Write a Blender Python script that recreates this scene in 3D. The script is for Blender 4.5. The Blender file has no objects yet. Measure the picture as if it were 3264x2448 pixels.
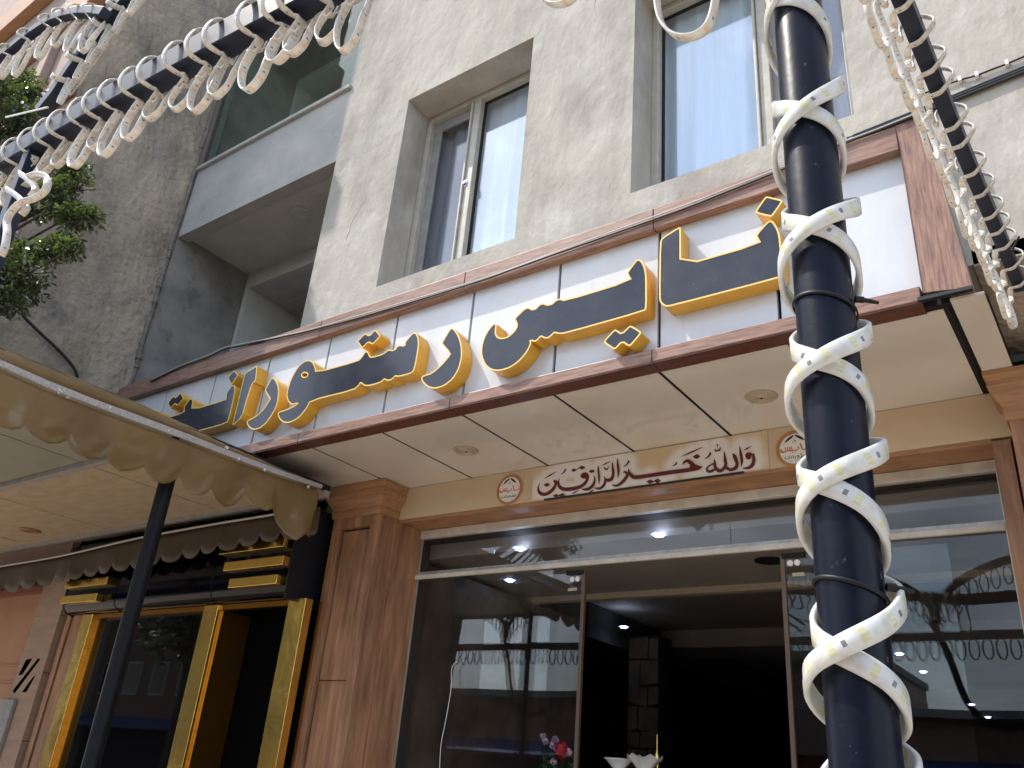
import bpy, math, random, bmesh
from mathutils import Vector, Matrix, noise
from mathutils.geometry import tessellate_polygon
random.seed(7)
S = bpy.context.scene
COL = S.collection
# ------------------------------------------------------------------ camera, world, sun
FPX = 2699.023
RT = Vector((0.81132658, 0.57903603, 0.08041423))
UP = Vector((0.1904953, -0.39191322, 0.90006421))
FW = Vector((-0.552685, 0.71492748, 0.42827325))
CP = Vector((0, 0, 1.6))
cam = bpy.data.objects.new('camera', bpy.data.cameras.new('camera'))
COL.objects.link(cam)
cam.matrix_world = Matrix(((RT.x, UP.x, -FW.x, CP.x), (RT.y, UP.y, -FW.y, CP.y), (RT.z, UP.z, -FW.z, CP.z), (0, 0, 0, 1)))
cam.data.sensor_width = 36
cam.data.lens = FPX / 3264 * 36
cam.data.clip_start = 0.05
cam.data.clip_end = 600
S.camera = cam
SUN = Vector((-0.52, -0.30, 0.84)).normalized()
sl = bpy.data.lights.new('sun', 'SUN')
sl.energy = 3.1
sl.angle = math.radians(0.5)
sl.color = (1, 0.94, 0.84)
so = bpy.data.objects.new('sun', sl)
so.rotation_euler = SUN.to_track_quat('Z', 'Y').to_euler()
COL.objects.link(so)
W = bpy.data.worlds.new('World')
S.world = W
W.use_nodes = True
wn = W.node_tree
bg = wn.nodes['Background']
sky = wn.nodes.new('ShaderNodeTexSky')
sky.sky_type = 'NISHITA'
sky.sun_disc = False
sky.sun_elevation = math.asin(SUN.z)
sky.sun_rotation = math.atan2(SUN.x, SUN.y)
sky.air_density = 1.2
sky.dust_density = 1.4
tc = wn.nodes.new('ShaderNodeTexCoord')
mp = wn.nodes.new('ShaderNodeMapping')
mp.inputs['Scale'].default_value = (1, 1, 2.4)
nz = wn.nodes.new('ShaderNodeTexNoise')
nz.inputs['Scale'].default_value = 2.2
nz.inputs['Detail'].default_value = 6
nz.inputs['Roughness'].default_value = 0.6
cr = wn.nodes.new('ShaderNodeMapRange')
cr.inputs['From Min'].default_value = 0.44
cr.inputs['From Max'].default_value = 0.68
cr.inputs['To Max'].default_value = 0.75
mx = wn.nodes.new('ShaderNodeMix')
mx.data_type = 'RGBA'
mx.inputs[7].default_value = (12.5, 13.4, 15.0, 1)
wn.links.new(tc.outputs['Generated'], mp.inputs[0])
wn.links.new(mp.outputs[0], nz.inputs['Vector'])
wn.links.new(nz.outputs[0], cr.inputs[0])
wn.links.new(cr.outputs[0], mx.inputs[0])
wn.links.new(sky.outputs[0], mx.inputs[6])
wn.links.new(mx.outputs[2], bg.inputs[0])
bg.inputs[1].default_value = 0.15
S.view_settings.view_transform = 'Standard'
S.view_settings.look = 'None'
S.view_settings.gamma = 1
S.view_settings.use_curve_mapping = False
S.view_settings.exposure = 0.82
S.render.engine = 'CYCLES'
S.cycles.max_bounces = 8
S.cycles.transparent_max_bounces = 12

# ------------------------------------------------------------------ measuring helpers
def ray(x, y):
    return RT * (x - 1632) + UP * (1224 - y) + FW * FPX
def onY(x, y, Y):
    d = ray(x, y); return CP + d * (Y / d.y)
def onX(x, y, X):
    d = ray(x, y); return CP + d * (X / d.x)
def onZ(x, y, Z):
    d = ray(x, y); return CP + d * ((Z - 1.6) / d.z)

# ------------------------------------------------------------------ materials
def mat(name, col, rough=0.6, spec=0.5, metal=0.0, col2=None, ns=6.0, stretch=(1, 1, 1), nc=(0.35, 0.65), bump=0.0, bs=40.0,
        dirt=None, dirtc=None, ds=3.0, dlim=(0.55, 0.75), coat=0.0, streak=None, trans=0.0, detail=8, rvar=0.0, bdist=0.01):
    m = bpy.data.materials.new(name)
    m.use_nodes = True
    t = m.node_tree
    p = t.nodes['Principled BSDF']
    p.inputs['Roughness'].default_value = rough
    p.inputs['Specular IOR Level'].default_value = spec
    p.inputs['Metallic'].default_value = metal
    p.inputs['Coat Weight'].default_value = coat
    p.inputs['Coat Roughness'].default_value = 0.05
    p.inputs['Base Color'].default_value = (*col, 1)
    g = t.nodes.new('ShaderNodeNewGeometry')
    mpn = t.nodes.new('ShaderNodeMapping')
    mpn.inputs['Scale'].default_value = stretch
    t.links.new(g.outputs['Position'], mpn.inputs[0])
    last = None
    if col2 is not None:
        n = t.nodes.new('ShaderNodeTexNoise')
        n.inputs['Scale'].default_value = ns
        n.inputs['Detail'].default_value = detail
        n.inputs['Roughness'].default_value = 0.62
        t.links.new(mpn.outputs[0], n.inputs['Vector'])
        r = t.nodes.new('ShaderNodeMapRange')
        r.inputs['From Min'].default_value, r.inputs['From Max'].default_value = nc
        t.links.new(n.outputs[0], r.inputs[0])
        x = t.nodes.new('ShaderNodeMix'); x.data_type = 'RGBA'
        x.inputs[6].default_value = (*col, 1); x.inputs[7].default_value = (*col2, 1)
        t.links.new(r.outputs[0], x.inputs[0])
        last = x.outputs[2]
        if rvar:
            rr = t.nodes.new('ShaderNodeMapRange')
            rr.inputs['To Min'].default_value = max(0.02, rough - rvar); rr.inputs['To Max'].default_value = min(1, rough + rvar)
            t.links.new(n.outputs[0], rr.inputs[0]); t.links.new(rr.outputs[0], p.inputs['Roughness'])
    if dirtc is not None:
        n2 = t.nodes.new('ShaderNodeTexNoise')
        n2.inputs['Scale'].default_value = ds
        n2.inputs['Detail'].default_value = 10
        n2.inputs['Roughness'].default_value = 0.7
        mp2 = t.nodes.new('ShaderNodeMapping'); mp2.inputs['Location'].default_value = (13, 7, 3)
        if dirt: mp2.inputs['Scale'].default_value = dirt
        t.links.new(g.outputs['Position'], mp2.inputs[0]); t.links.new(mp2.outputs[0], n2.inputs['Vector'])
        r2 = t.nodes.new('ShaderNodeMapRange')
        r2.inputs['From Min'].default_value, r2.inputs['From Max'].default_value = dlim
        t.links.new(n2.outputs[0], r2.inputs[0])
        x2 = t.nodes.new('ShaderNodeMix'); x2.data_type = 'RGBA'
        if last: t.links.new(last, x2.inputs[6])
        else: x2.inputs[6].default_value = (*col, 1)
        x2.inputs[7].default_value = (*dirtc, 1)
        t.links.new(r2.outputs[0], x2.inputs[0])
        last = x2.outputs[2]
    if streak is not None:
        sc_, amt, vs_ = streak
        n4 = t.nodes.new('ShaderNodeTexNoise'); n4.inputs['Scale'].default_value = sc_; n4.inputs['Detail'].default_value = 9; n4.inputs['Roughness'].default_value = 0.65
        m4 = t.nodes.new('ShaderNodeMapping'); m4.inputs['Scale'].default_value = (1, 1, vs_); m4.inputs['Location'].default_value = (3, 31, 5)
        t.links.new(g.outputs['Position'], m4.inputs[0]); t.links.new(m4.outputs[0], n4.inputs['Vector'])
        n5 = t.nodes.new('ShaderNodeTexNoise'); n5.inputs['Scale'].default_value = 0.9; n5.inputs['Detail'].default_value = 3
        t.links.new(g.outputs['Position'], n5.inputs['Vector'])
        a4 = t.nodes.new('ShaderNodeMath'); a4.operation = 'MULTIPLY'
        t.links.new(n4.outputs[0], a4.inputs[0]); t.links.new(n5.outputs[0], a4.inputs[1])
        r4 = t.nodes.new('ShaderNodeMapRange'); r4.inputs[1].default_value = 0.20; r4.inputs[2].default_value = 0.36; r4.inputs[3].default_value = 1.0; r4.inputs[4].default_value = 1 - amt
        t.links.new(a4.outputs[0], r4.inputs[0])
        x4 = t.nodes.new('ShaderNodeMix'); x4.data_type = 'RGBA'; x4.blend_type = 'MULTIPLY'; x4.inputs[0].default_value = 1
        if last: t.links.new(last, x4.inputs[6])
        else: x4.inputs[6].default_value = (*col, 1)
        t.links.new(r4.outputs[0], x4.inputs[7]); last = x4.outputs[2]
    if last: t.links.new(last, p.inputs['Base Color'])
    if bump:
        n3 = t.nodes.new('ShaderNodeTexNoise')
        n3.inputs['Scale'].default_value = bs
        n3.inputs['Detail'].default_value = 6
        t.links.new(mpn.outputs[0], n3.inputs['Vector'])
        b = t.nodes.new('ShaderNodeBump')
        b.inputs['Strength'].default_value = bump
        b.inputs['Distance'].default_value = bdist
        t.links.new(n3.outputs[0], b.inputs['Height'])
        t.links.new(b.outputs[0], p.inputs['Normal'])
    return m

def glass_mat(name, tint=(0.94, 0.95, 0.95), refl=1.0, rough=0.0, add=0.03, wave=0.0):
    m = bpy.data.materials.new(name); m.use_nodes = True
    t = m.node_tree; t.nodes.clear()
    o = t.nodes.new('ShaderNodeOutputMaterial')
    tr = t.nodes.new('ShaderNodeBsdfTransparent'); tr.inputs[0].default_value = (*tint, 1)
    gl = t.nodes.new('ShaderNodeBsdfGlossy'); gl.inputs['Roughness'].default_value = rough
    gl.inputs[0].default_value = (0.95, 0.98, 1, 1)
    fr = t.nodes.new('ShaderNodeFresnel')
    gb = t.nodes.new('ShaderNodeNewGeometry'); im = t.nodes.new('ShaderNodeMapRange')
    im.inputs[3].default_value = 1.5; im.inputs[4].default_value = 1 / 1.5
    t.links.new(gb.outputs['Backfacing'], im.inputs[0]); t.links.new(im.outputs[0], fr.inputs[0])
    ma = t.nodes.new('ShaderNodeMath'); ma.operation = 'MULTIPLY_ADD'
    ma.inputs[1].default_value = refl; ma.inputs[2].default_value = add; ma.use_clamp = True
    if wave:
        g = t.nodes.new('ShaderNodeNewGeometry'); n = t.nodes.new('ShaderNodeTexNoise')
        n.inputs['Scale'].default_value = 1.6; n.inputs['Detail'].default_value = 1
        b = t.nodes.new('ShaderNodeBump'); b.inputs['Strength'].default_value = wave; b.inputs['Distance'].default_value = 0.05
        t.links.new(g.outputs['Position'], n.inputs['Vector']); t.links.new(n.outputs[0], b.inputs['Height'])
        t.links.new(b.outputs[0], gl.inputs['Normal'])
    mi = t.nodes.new('ShaderNodeMixShader')
    t.links.new(fr.outputs[0], ma.inputs[0]); t.links.new(ma.outputs[0], mi.inputs[0])
    t.links.new(tr.outputs[0], mi.inputs[1]); t.links.new(gl.outputs[0], mi.inputs[2]); t.links.new(mi.outputs[0], o.inputs[0])
    return m

def emit_mat(name, col, st):
    m = bpy.data.materials.new(name); m.use_nodes = True
    p = m.node_tree.nodes['Principled BSDF']
    p.inputs['Base Color'].default_value = (0.5, 0.5, 0.5, 1)
    p.inputs['Emission Color'].default_value = (*col, 1); p.inputs['Emission Strength'].default_value = st
    return m

def strip_mat(name, chip, dot, body=(0.80, 0.81, 0.80), rough=0.32):
    """Flat LED rope: milky silicone with chips printed along it; UV u runs in metres along the rope, v across."""
    m = bpy.data.materials.new(name); m.use_nodes = True
    t = m.node_tree; p = t.nodes['Principled BSDF']
    uv = t.nodes.new('ShaderNodeUVMap'); sp = t.nodes.new('ShaderNodeSeparateXYZ')
    t.links.new(uv.outputs[0], sp.inputs[0])
    def M(op, a, b=None, c=None):
        n = t.nodes.new('ShaderNodeMath'); n.operation = op
        for i, v in enumerate((a, b, c)):
            if v is None: continue
            if isinstance(v, (int, float)): n.inputs[i].default_value = v
            else: t.links.new(v, n.inputs[i])
        return n.outputs[0]
    u, v = sp.outputs[0], sp.outputs[1]
    def band(x, c, w):
        return M('LESS_THAN', M('ABSOLUTE', M('SUBTRACT', x, c)), w)
    fu = M('FRACT', M('MULTIPLY', u, 1 / 0.034))
    chips = M('MULTIPLY', band(fu, 0.25, 0.11), M('MAXIMUM', M('MAXIMUM', band(v, 0.28, 0.075), band(v, 0.5, 0.075)), band(v, 0.72, 0.075)))
    fu2 = M('FRACT', M('MULTIPLY', u, 1 / 0.068))
    dots = M('MULTIPLY', band(fu2, 0.42, 0.035), band(v, 0.5, 0.14))
    nz_ = t.nodes.new('ShaderNodeTexNoise'); nz_.inputs['Scale'].default_value = 55; nz_.inputs['Detail'].default_value = 5
    g = t.nodes.new('ShaderNodeNewGeometry'); t.links.new(g.outputs['Position'], nz_.inputs['Vector'])
    mr = t.nodes.new('ShaderNodeMapRange'); mr.inputs['From Min'].default_value = 0.45; mr.inputs['From Max'].default_value = 0.8
    t.links.new(nz_.outputs[0], mr.inputs[0])
    d = t.nodes.new('ShaderNodeMix'); d.data_type = 'RGBA'
    d.inputs[6].default_value = (*body, 1); d.inputs[7].default_value = (body[0] * 0.74, body[1] * 0.72, body[2] * 0.66, 1)
    t.links.new(mr.outputs[0], d.inputs[0])
    a = t.nodes.new('ShaderNodeMix'); a.data_type = 'RGBA'; a.inputs[7].default_value = (*chip, 1)
    t.links.new(M('MULTIPLY', chips, 0.6), a.inputs[0]); t.links.new(d.outputs[2], a.inputs[6])
    b = t.nodes.new('ShaderNodeMix'); b.data_type = 'RGBA'; b.inputs[7].default_value = (*dot, 1)
    t.links.new(M('MULTIPLY', dots, 0.75), b.inputs[0]); t.links.new(a.outputs[2], b.inputs[6])
    t.links.new(b.outputs[2], p.inputs['Base Color'])
    p.inputs['Roughness'].default_value = rough
    p.inputs['Subsurface Weight'].default_value = 0.0
    p.inputs['Coat Weight'].default_value = 0.3
    tl = t.nodes.new('ShaderNodeBsdfTranslucent'); t.links.new(b.outputs[2], tl.inputs[0])
    mi = t.nodes.new('ShaderNodeMixShader'); mi.inputs[0].default_value = 0.28
    o = t.nodes['Material Output']
    t.links.new(p.outputs[0], mi.inputs[1]); t.links.new(tl.outputs[0], mi.inputs[2]); t.links.new(mi.outputs[0], o.inputs[0])
    return m

M = {}
M['plaster'] = mat('plaster', (0.47, 0.43, 0.37), 0.92, 0.2, streak=(4.0, 0.26, 0.3), col2=(0.385, 0.355, 0.31), ns=1.7, nc=(0.36, 0.7), stretch=(1, 1, 0.6), bump=0.5, bs=15, bdist=0.022, dirtc=(0.52, 0.50, 0.46), ds=2.6, dlim=(0.5, 0.72))
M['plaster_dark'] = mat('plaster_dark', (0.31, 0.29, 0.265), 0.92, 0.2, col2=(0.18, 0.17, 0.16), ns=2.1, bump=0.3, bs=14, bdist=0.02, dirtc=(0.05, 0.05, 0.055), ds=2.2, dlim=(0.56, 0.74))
M['plaster_mid'] = mat('plaster_mid', (0.49, 0.46, 0.415), 0.92, 0.2, col2=(0.36, 0.355, 0.345), ns=2.1, bump=0.25, bs=16, bdist=0.015)
M['plaster_ceiling'] = mat('plaster_ceiling', (0.60, 0.57, 0.53), 0.95, 0.1, col2=(0.50, 0.48, 0.45), ns=3, bump=0.2, bs=30, dirtc=(0.14, 0.135, 0.13), ds=1.6, dlim=(0.6, 0.8))
M['rough_wall'] = mat('rough_wall', (0.45, 0.38, 0.295), 0.95, 0.15, streak=(4.0, 0.4, 0.5), col2=(0.31, 0.275, 0.235), ns=1.4, bump=0.9, bs=17, bdist=0.035, dirtc=(0.12, 0.12, 0.125), ds=1.3, dlim=(0.58, 0.8))
M['mortar'] = mat('mortar', (0.27, 0.24, 0.20), 0.95, 0.1, col2=(0.16, 0.15, 0.14), ns=14, bump=1.0, bs=60, bdist=0.02)
M['panel_white'] = mat('panel_white', (0.64, 0.66, 0.69), 0.24, 0.5, col2=(0.57, 0.58, 0.60), ns=1.5, nc=(0.4, 0.75), dirtc=(0.42, 0.38, 0.32), ds=9, dirt=(1, 1, 0.3), dlim=(0.60, 0.82), coat=0.2, streak=(5.0, 0.09, 0.25), rvar=0.08)
M['joint_black'] = mat('joint_black', (0.012, 0.012, 0.014), 0.7, 0.3)
M['trim_wood_x'] = mat('trim_wood_x', (0.34, 0.195, 0.14), 0.42, 0.4, col2=(0.15, 0.078, 0.058), ns=6, stretch=(1.2, 14, 14), nc=(0.36, 0.66), bump=0.08, bs=12, dirtc=(0.40, 0.30, 0.24), ds=20, dirt=(0.3, 1, 1), dlim=(0.62, 0.8), coat=0.12)
M['trim_wood_z'] = mat('trim_wood_z', (0.35, 0.20, 0.14), 0.42, 0.4, col2=(0.16, 0.082, 0.06), ns=6, stretch=(14, 14, 1.2), nc=(0.36, 0.66), bump=0.08, bs=12, coat=0.12)
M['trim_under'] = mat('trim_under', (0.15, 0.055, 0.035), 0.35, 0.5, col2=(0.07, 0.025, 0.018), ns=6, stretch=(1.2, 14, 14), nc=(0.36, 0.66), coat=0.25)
M['yellow'] = mat('yellow', (0.72, 0.40, 0.035), 0.38, 0.5, col2=(0.62, 0.33, 0.03), ns=8, coat=0.15, dirtc=(0.5, 0.33, 0.12), ds=5, dlim=(0.68, 0.9))
M['yellow_rim'] = mat('yellow_rim', (0.80, 0.54, 0.13), 0.35, 0.5, coat=0.2)
M['navy'] = mat('navy', (0.018, 0.022, 0.036), 0.2, 0.36, col2=(0.030, 0.034, 0.045), ns=5, coat=0.08, rvar=0.08, dirtc=(0.10, 0.10, 0.10), ds=10, dlim=(0.66, 0.95))
M['navy_spotted'] = mat('navy_spotted', (0.022, 0.027, 0.042), 0.25, 0.36, col2=(0.034, 0.038, 0.05), ns=5, dirtc=(0.26, 0.23, 0.17), ds=42, dlim=(0.665, 0.70), rvar=0.08)
M['soffit'] = mat('soffit', (0.66, 0.62, 0.555), 0.13, 0.5, col2=(0.60, 0.56, 0.50), ns=2, nc=(0.3, 0.75), coat=0.25, rvar=0.06)
M['cream'] = mat('cream', (0.60, 0.47, 0.32), 0.35, 0.4, col2=(0.55, 0.425, 0.29), ns=3)
M['pillar_wood'] = mat('pillar_wood', (0.47, 0.25, 0.135), 0.5, 0.35, streak=(7.0, 0.35, 0.3), col2=(0.25, 0.125, 0.07), ns=3.6, stretch=(6, 6, 0.55), nc=(0.32, 0.66), bump=0.25, bs=9, dirtc=(0.50, 0.33, 0.22), ds=14, dirt=(1, 1, 0.12), dlim=(0.56, 0.85))
M['cap_wood'] = mat('cap_wood', (0.43, 0.225, 0.11), 0.5, 0.35, col2=(0.26, 0.145, 0.08), ns=4, stretch=(1.5, 3, 16), nc=(0.34, 0.68), bump=0.25, bs=9, dirtc=(0.42, 0.27, 0.17), ds=16, dirt=(0.2, 1, 1), dlim=(0.6, 0.85))
M['frame_white'] = mat('frame_white', (0.66, 0.63, 0.57), 0.5, 0.4, col2=(0.52, 0.48, 0.42), ns=9, dirtc=(0.30, 0.18, 0.09), ds=7, dlim=(0.70, 0.76), bump=0.1)
M['alu'] = mat('alu', (0.50, 0.50, 0.48), 0.42, 0.5, metal=0.4, col2=(0.33, 0.33, 0.32), ns=20, dirtc=(0.12, 0.12, 0.12), ds=30, dlim=(0.66, 0.72))
M['win_frame'] = mat('win_frame', (0.48, 0.45, 0.385), 0.45, 0.4, col2=(0.38, 0.355, 0.31), ns=12)
M['win_frame_grey'] = mat('win_frame_grey', (0.30, 0.295, 0.285), 0.5, 0.4, col2=(0.23, 0.225, 0.22), ns=12)
M['pole_black'] = mat('pole_black', (0.003, 0.0055, 0.016), 0.36, 0.2, col2=(0.006, 0.008, 0.018), ns=9, rvar=0.08, dirtc=(0.20, 0.18, 0.155), ds=48, dlim=(0.63, 0.72), bump=0.05, bs=60)
M['beam_black'] = mat('beam_black', (0.015, 0.020, 0.038), 0.45, 0.25, col2=(0.024, 0.03, 0.052), ns=12, rvar=0.1, dirtc=(0.16, 0.14, 0.12), ds=60, dlim=(0.68, 0.74))
M['strip'] = strip_mat('strip', (0.72, 0.68, 0.12), (0.06, 0.06, 0.07))
M['strip_warm'] = strip_mat('strip_warm', (0.85, 0.42, 0.13), (0.04, 0.045, 0.055), body=(0.80, 0.79, 0.75))
M['tie_black'] = mat('tie_black', (0.008, 0.008, 0.009), 0.5, 0.3)
M['tie_white'] = mat('tie_white', (0.75, 0.75, 0.73), 0.4, 0.4)
M['cable'] = mat('cable', (0.012, 0.012, 0.013), 0.45, 0.5)
M['cable_white'] = mat('cable_white', (0.55, 0.55, 0.54), 0.5, 0.4)
M['curtain'] = mat('curtain', (0.82, 0.87, 0.93), 0.8, 0.2, col2=(0.72, 0.79, 0.89), ns=3, stretch=(12, 1, 0.6))
M['room_dark'] = mat('room_dark', (0.05, 0.048, 0.045), 0.9, 0.2, col2=(0.035, 0.034, 0.033), ns=3)
M['room_grey'] = mat('room_grey', (0.58, 0.57, 0.53), 0.9, 0.2, col2=(0.50, 0.49, 0.46), ns=3)
M['glass'] = glass_mat('glass', refl=0.55, add=0.003, wave=0.012)
M['glass_clear'] = glass_mat('glass_clear', tint=(0.95, 0.98, 1.0), refl=1.9, add=0.05, wave=0.02)
M['glass_green'] = glass_mat('glass_green', tint=(0.83, 0.89, 0.855), refl=0.45, add=0.0, wave=0.03)
M['glass_black'] = mat('glass_black', (0.004, 0.004, 0.005), 0.02, 0.4)
M['gloss_black'] = mat('gloss_black', (0.002, 0.002, 0.004), 0.06, 0.16, coat=0.06, bump=0.05, bs=2.2, bdist=0.05)
M['doorway_shade_black'] = mat('doorway_shade_black', (0.003, 0.003, 0.003), 0.9, 0.02)  # near-black that paints the darkness inside the open doorway
M['dark_groove'] = mat('dark_groove', (0.05, 0.035, 0.028), 0.9, 0.1)
M['matt_black'] = mat('matt_black', (0.008, 0.009, 0.014), 0.5, 0.4, dirtc=(0.25, 0.25, 0.25), ds=70, dlim=(0.76, 0.78))
M['gold'] = mat('gold', (0.88, 0.62, 0.18), 0.24, 0.5, metal=1.0, col2=(0.80, 0.52, 0.12), ns=5, bump=0.25, bs=7, bdist=0.02, rvar=0.1)
M['gold_dark'] = mat('gold_dark', (0.42, 0.20, 0.035), 0.16, 0.5, metal=0.9, bump=0.12, bs=4, bdist=0.02)
M['stone_pil'] = mat('stone_pil', (0.40, 0.29, 0.22), 0.75, 0.3, col2=(0.33, 0.235, 0.18), ns=3, stretch=(1, 1, 5), bump=0.15, bs=20)
M['wall_orange'] = mat('wall_orange', (0.44, 0.24, 0.15), 0.7, 0.3, col2=(0.39, 0.205, 0.13), ns=3)
M['brown_trim'] = mat('brown_trim', (0.22, 0.08, 0.05), 0.6, 0.3)
M['tile_soffit'] = mat('tile_soffit', (0.43, 0.345, 0.24), 0.55, 0.35, col2=(0.35, 0.275, 0.185), ns=5, stretch=(1, 2.6, 1), nc=(0.36, 0.62), bump=0.1, bs=12, dirtc=(0.26, 0.16, 0.09), ds=11, dlim=(0.62, 0.8))
M['sheet_green'] = mat('sheet_green', (0.26, 0.26, 0.215), 0.5, 0.4, col2=(0.22, 0.22, 0.18), ns=3)
M['orange_clad'] = mat('orange_clad', (0.42, 0.23, 0.12), 0.6, 0.35, col2=(0.34, 0.18, 0.10), ns=5, stretch=(1, 4, 4))
M['pink_stone'] = mat('pink_stone', (0.42, 0.31, 0.26), 0.8, 0.25, col2=(0.34, 0.26, 0.22), ns=4, bump=0.1)
M['rope_white'] = mat('rope_white', (0.62, 0.58, 0.54), 0.7, 0.3)
M['led_tape'] = mat('led_tape', (0.48, 0.455, 0.44), 0.35, 0.5, col2=(0.30, 0.285, 0.28), ns=80, dirtc=(0.2, 0.18, 0.17), ds=50, dlim=(0.68, 0.74), coat=0.3)
M['ply'] = mat('ply', (0.36, 0.29, 0.17), 0.6, 0.3)
M['concrete'] = mat('concrete', (0.33, 0.32, 0.30), 0.85, 0.3, col2=(0.25, 0.245, 0.235), ns=2, bump=0.2)
M['asphalt'] = mat('asphalt', (0.055, 0.055, 0.057), 0.9, 0.3, col2=(0.04, 0.04, 0.042), ns=20, bump=0.3, bs=200)
M['paving'] = mat('paving', (0.50, 0.42, 0.33), 0.8, 0.3, col2=(0.42, 0.35, 0.28), ns=2)
M['bark'] = mat('bark', (0.10, 0.075, 0.05), 0.9, 0.2, col2=(0.05, 0.04, 0.03), ns=14, stretch=(1, 1, 0.3), bump=0.6)
M['brick_far'] = mat('brick_far', (0.30, 0.19, 0.13), 0.85, 0.2, col2=(0.25, 0.16, 0.12), ns=4)
M['blue_awning'] = mat('blue_awning', (0.03, 0.06, 0.19), 0.6, 0.3)
M['maroon'] = mat('maroon', (0.12, 0.014, 0.016), 0.4, 0.4)
M['orange_print'] = mat('orange_print', (0.52, 0.19, 0.045), 0.4, 0.4)
M['white_print'] = mat('white_print', (0.80, 0.78, 0.76), 0.35, 0.4)
M['dark_print'] = mat('dark_print', (0.02, 0.018, 0.02), 0.4, 0.4)
M['lamp_plate'] = mat('lamp_plate', (0.45, 0.38, 0.28), 0.5, 0.4, col2=(0.38, 0.32, 0.24), ns=20)
M['lamp_glow'] = emit_mat('lamp_glow', (0.62, 0.75, 1.0), 20)
M['lamp_ring'] = emit_mat('lamp_ring', (0.10, 0.14, 1.0), 2.2)
M['steel'] = mat('steel', (0.55, 0.56, 0.57), 0.3, 0.5, metal=0.9)
M['red'] = mat('red', (0.45, 0.015, 0.015), 0.5, 0.4)
M['green_dark'] = mat('green_dark', (0.03, 0.07, 0.02), 0.6, 0.3)
M['flower_pink'] = mat('flower_pink', (0.55, 0.38, 0.52), 0.6, 0.3)
M['porcelain'] = mat('porcelain', (0.7, 0.72, 0.74), 0.25, 0.5)

def vinyl_mat():
    m = bpy.data.materials.new('vinyl_brown'); m.use_nodes = True
    t = m.node_tree; p = t.nodes['Principled BSDF']
    g = t.nodes.new('ShaderNodeNewGeometry'); n = t.nodes.new('ShaderNodeTexNoise')
    n.inputs['Scale'].default_value = 2.2; n.inputs['Detail'].default_value = 5
    t.links.new(g.outputs['Position'], n.inputs['Vector'])
    x = t.nodes.new('ShaderNodeMix'); x.data_type = 'RGBA'
    x.inputs[6].default_value = (0.20, 0.15, 0.075, 1); x.inputs[7].default_value = (0.30, 0.22, 0.105, 1)
    r = t.nodes.new('ShaderNodeMapRange'); r.inputs[1].default_value = 0.35; r.inputs[2].default_value = 0.65
    t.links.new(n.outputs[0], r.inputs[0]); t.links.new(r.outputs[0], x.inputs[0]); t.links.new(x.outputs[2], p.inputs['Base Color'])
    p.inputs['Roughness'].default_value = 0.22; p.inputs['Coat Weight'].default_value = 0.4
    tl = t.nodes.new('ShaderNodeBsdfTranslucent'); tl.inputs[0].default_value = (0.55, 0.35, 0.10, 1)
    tp = t.nodes.new('ShaderNodeBsdfTransparent'); tp.inputs[0].default_value = (0.75, 0.52, 0.22, 1)
    m1 = t.nodes.new('ShaderNodeMixShader'); m1.inputs[0].default_value = 0.30
    m2 = t.nodes.new('ShaderNodeMixShader'); m2.inputs[0].default_value = 0.16
    n2 = t.nodes.new('ShaderNodeTexNoise'); n2.inputs['Scale'].default_value = 5; n2.inputs['Detail'].default_value = 3
    b = t.nodes.new('ShaderNodeBump'); b.inputs['Strength'].default_value = 0.3; b.inputs['Distance'].default_value = 0.02
    t.links.new(g.outputs['Position'], n2.inputs['Vector']); t.links.new(n2.outputs[0], b.inputs['Height']); t.links.new(b.outputs[0], p.inputs['Normal'])
    o = t.nodes['Material Output']
    t.links.new(p.outputs[0], m1.inputs[1]); t.links.new(tl.outputs[0], m1.inputs[2])
    t.links.new(m1.outputs[0], m2.inputs[1]); t.links.new(tp.outputs[0], m2.inputs[2]); t.links.new(m2.outputs[0], o.inputs[0])
    return m
M['vinyl'] = vinyl_mat()

def leaf_mat(name, a, b):
    m = bpy.data.materials.new(name); m.use_nodes = True
    t = m.node_tree; p = t.nodes['Principled BSDF']
    g = t.nodes.new('ShaderNodeNewGeometry')
    x = t.nodes.new('ShaderNodeMix'); x.data_type = 'RGBA'
    x.inputs[6].default_value = (*a, 1); x.inputs[7].default_value = (*b, 1)
    t.links.new(g.outputs['Random Per Island'], x.inputs[0]); t.links.new(x.outputs[2], p.inputs['Base Color'])
    p.inputs['Roughness'].default_value = 0.33; p.inputs['Specular IOR Level'].default_value = 1.0
    tl = t.nodes.new('ShaderNodeBsdfTranslucent'); tl.inputs[0].default_value = (0.16, 0.26, 0.03, 1)
    mi = t.nodes.new('ShaderNodeMixShader'); mi.inputs[0].default_value = 0.2
    o = t.nodes['Material Output']
    t.links.new(p.outputs[0], mi.inputs[1]); t.links.new(tl.outputs[0], mi.inputs[2]); t.links.new(mi.outputs[0], o.inputs[0])
    return m
M['leaf'] = leaf_mat('leaf', (0.03, 0.045, 0.022), (0.12, 0.13, 0.07))

# ------------------------------------------------------------------ objects
def wloc(o):
    v = Vector(o.location)
    while o.parent:
        o = o.parent; v += Vector(o.location)
    return v

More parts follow.
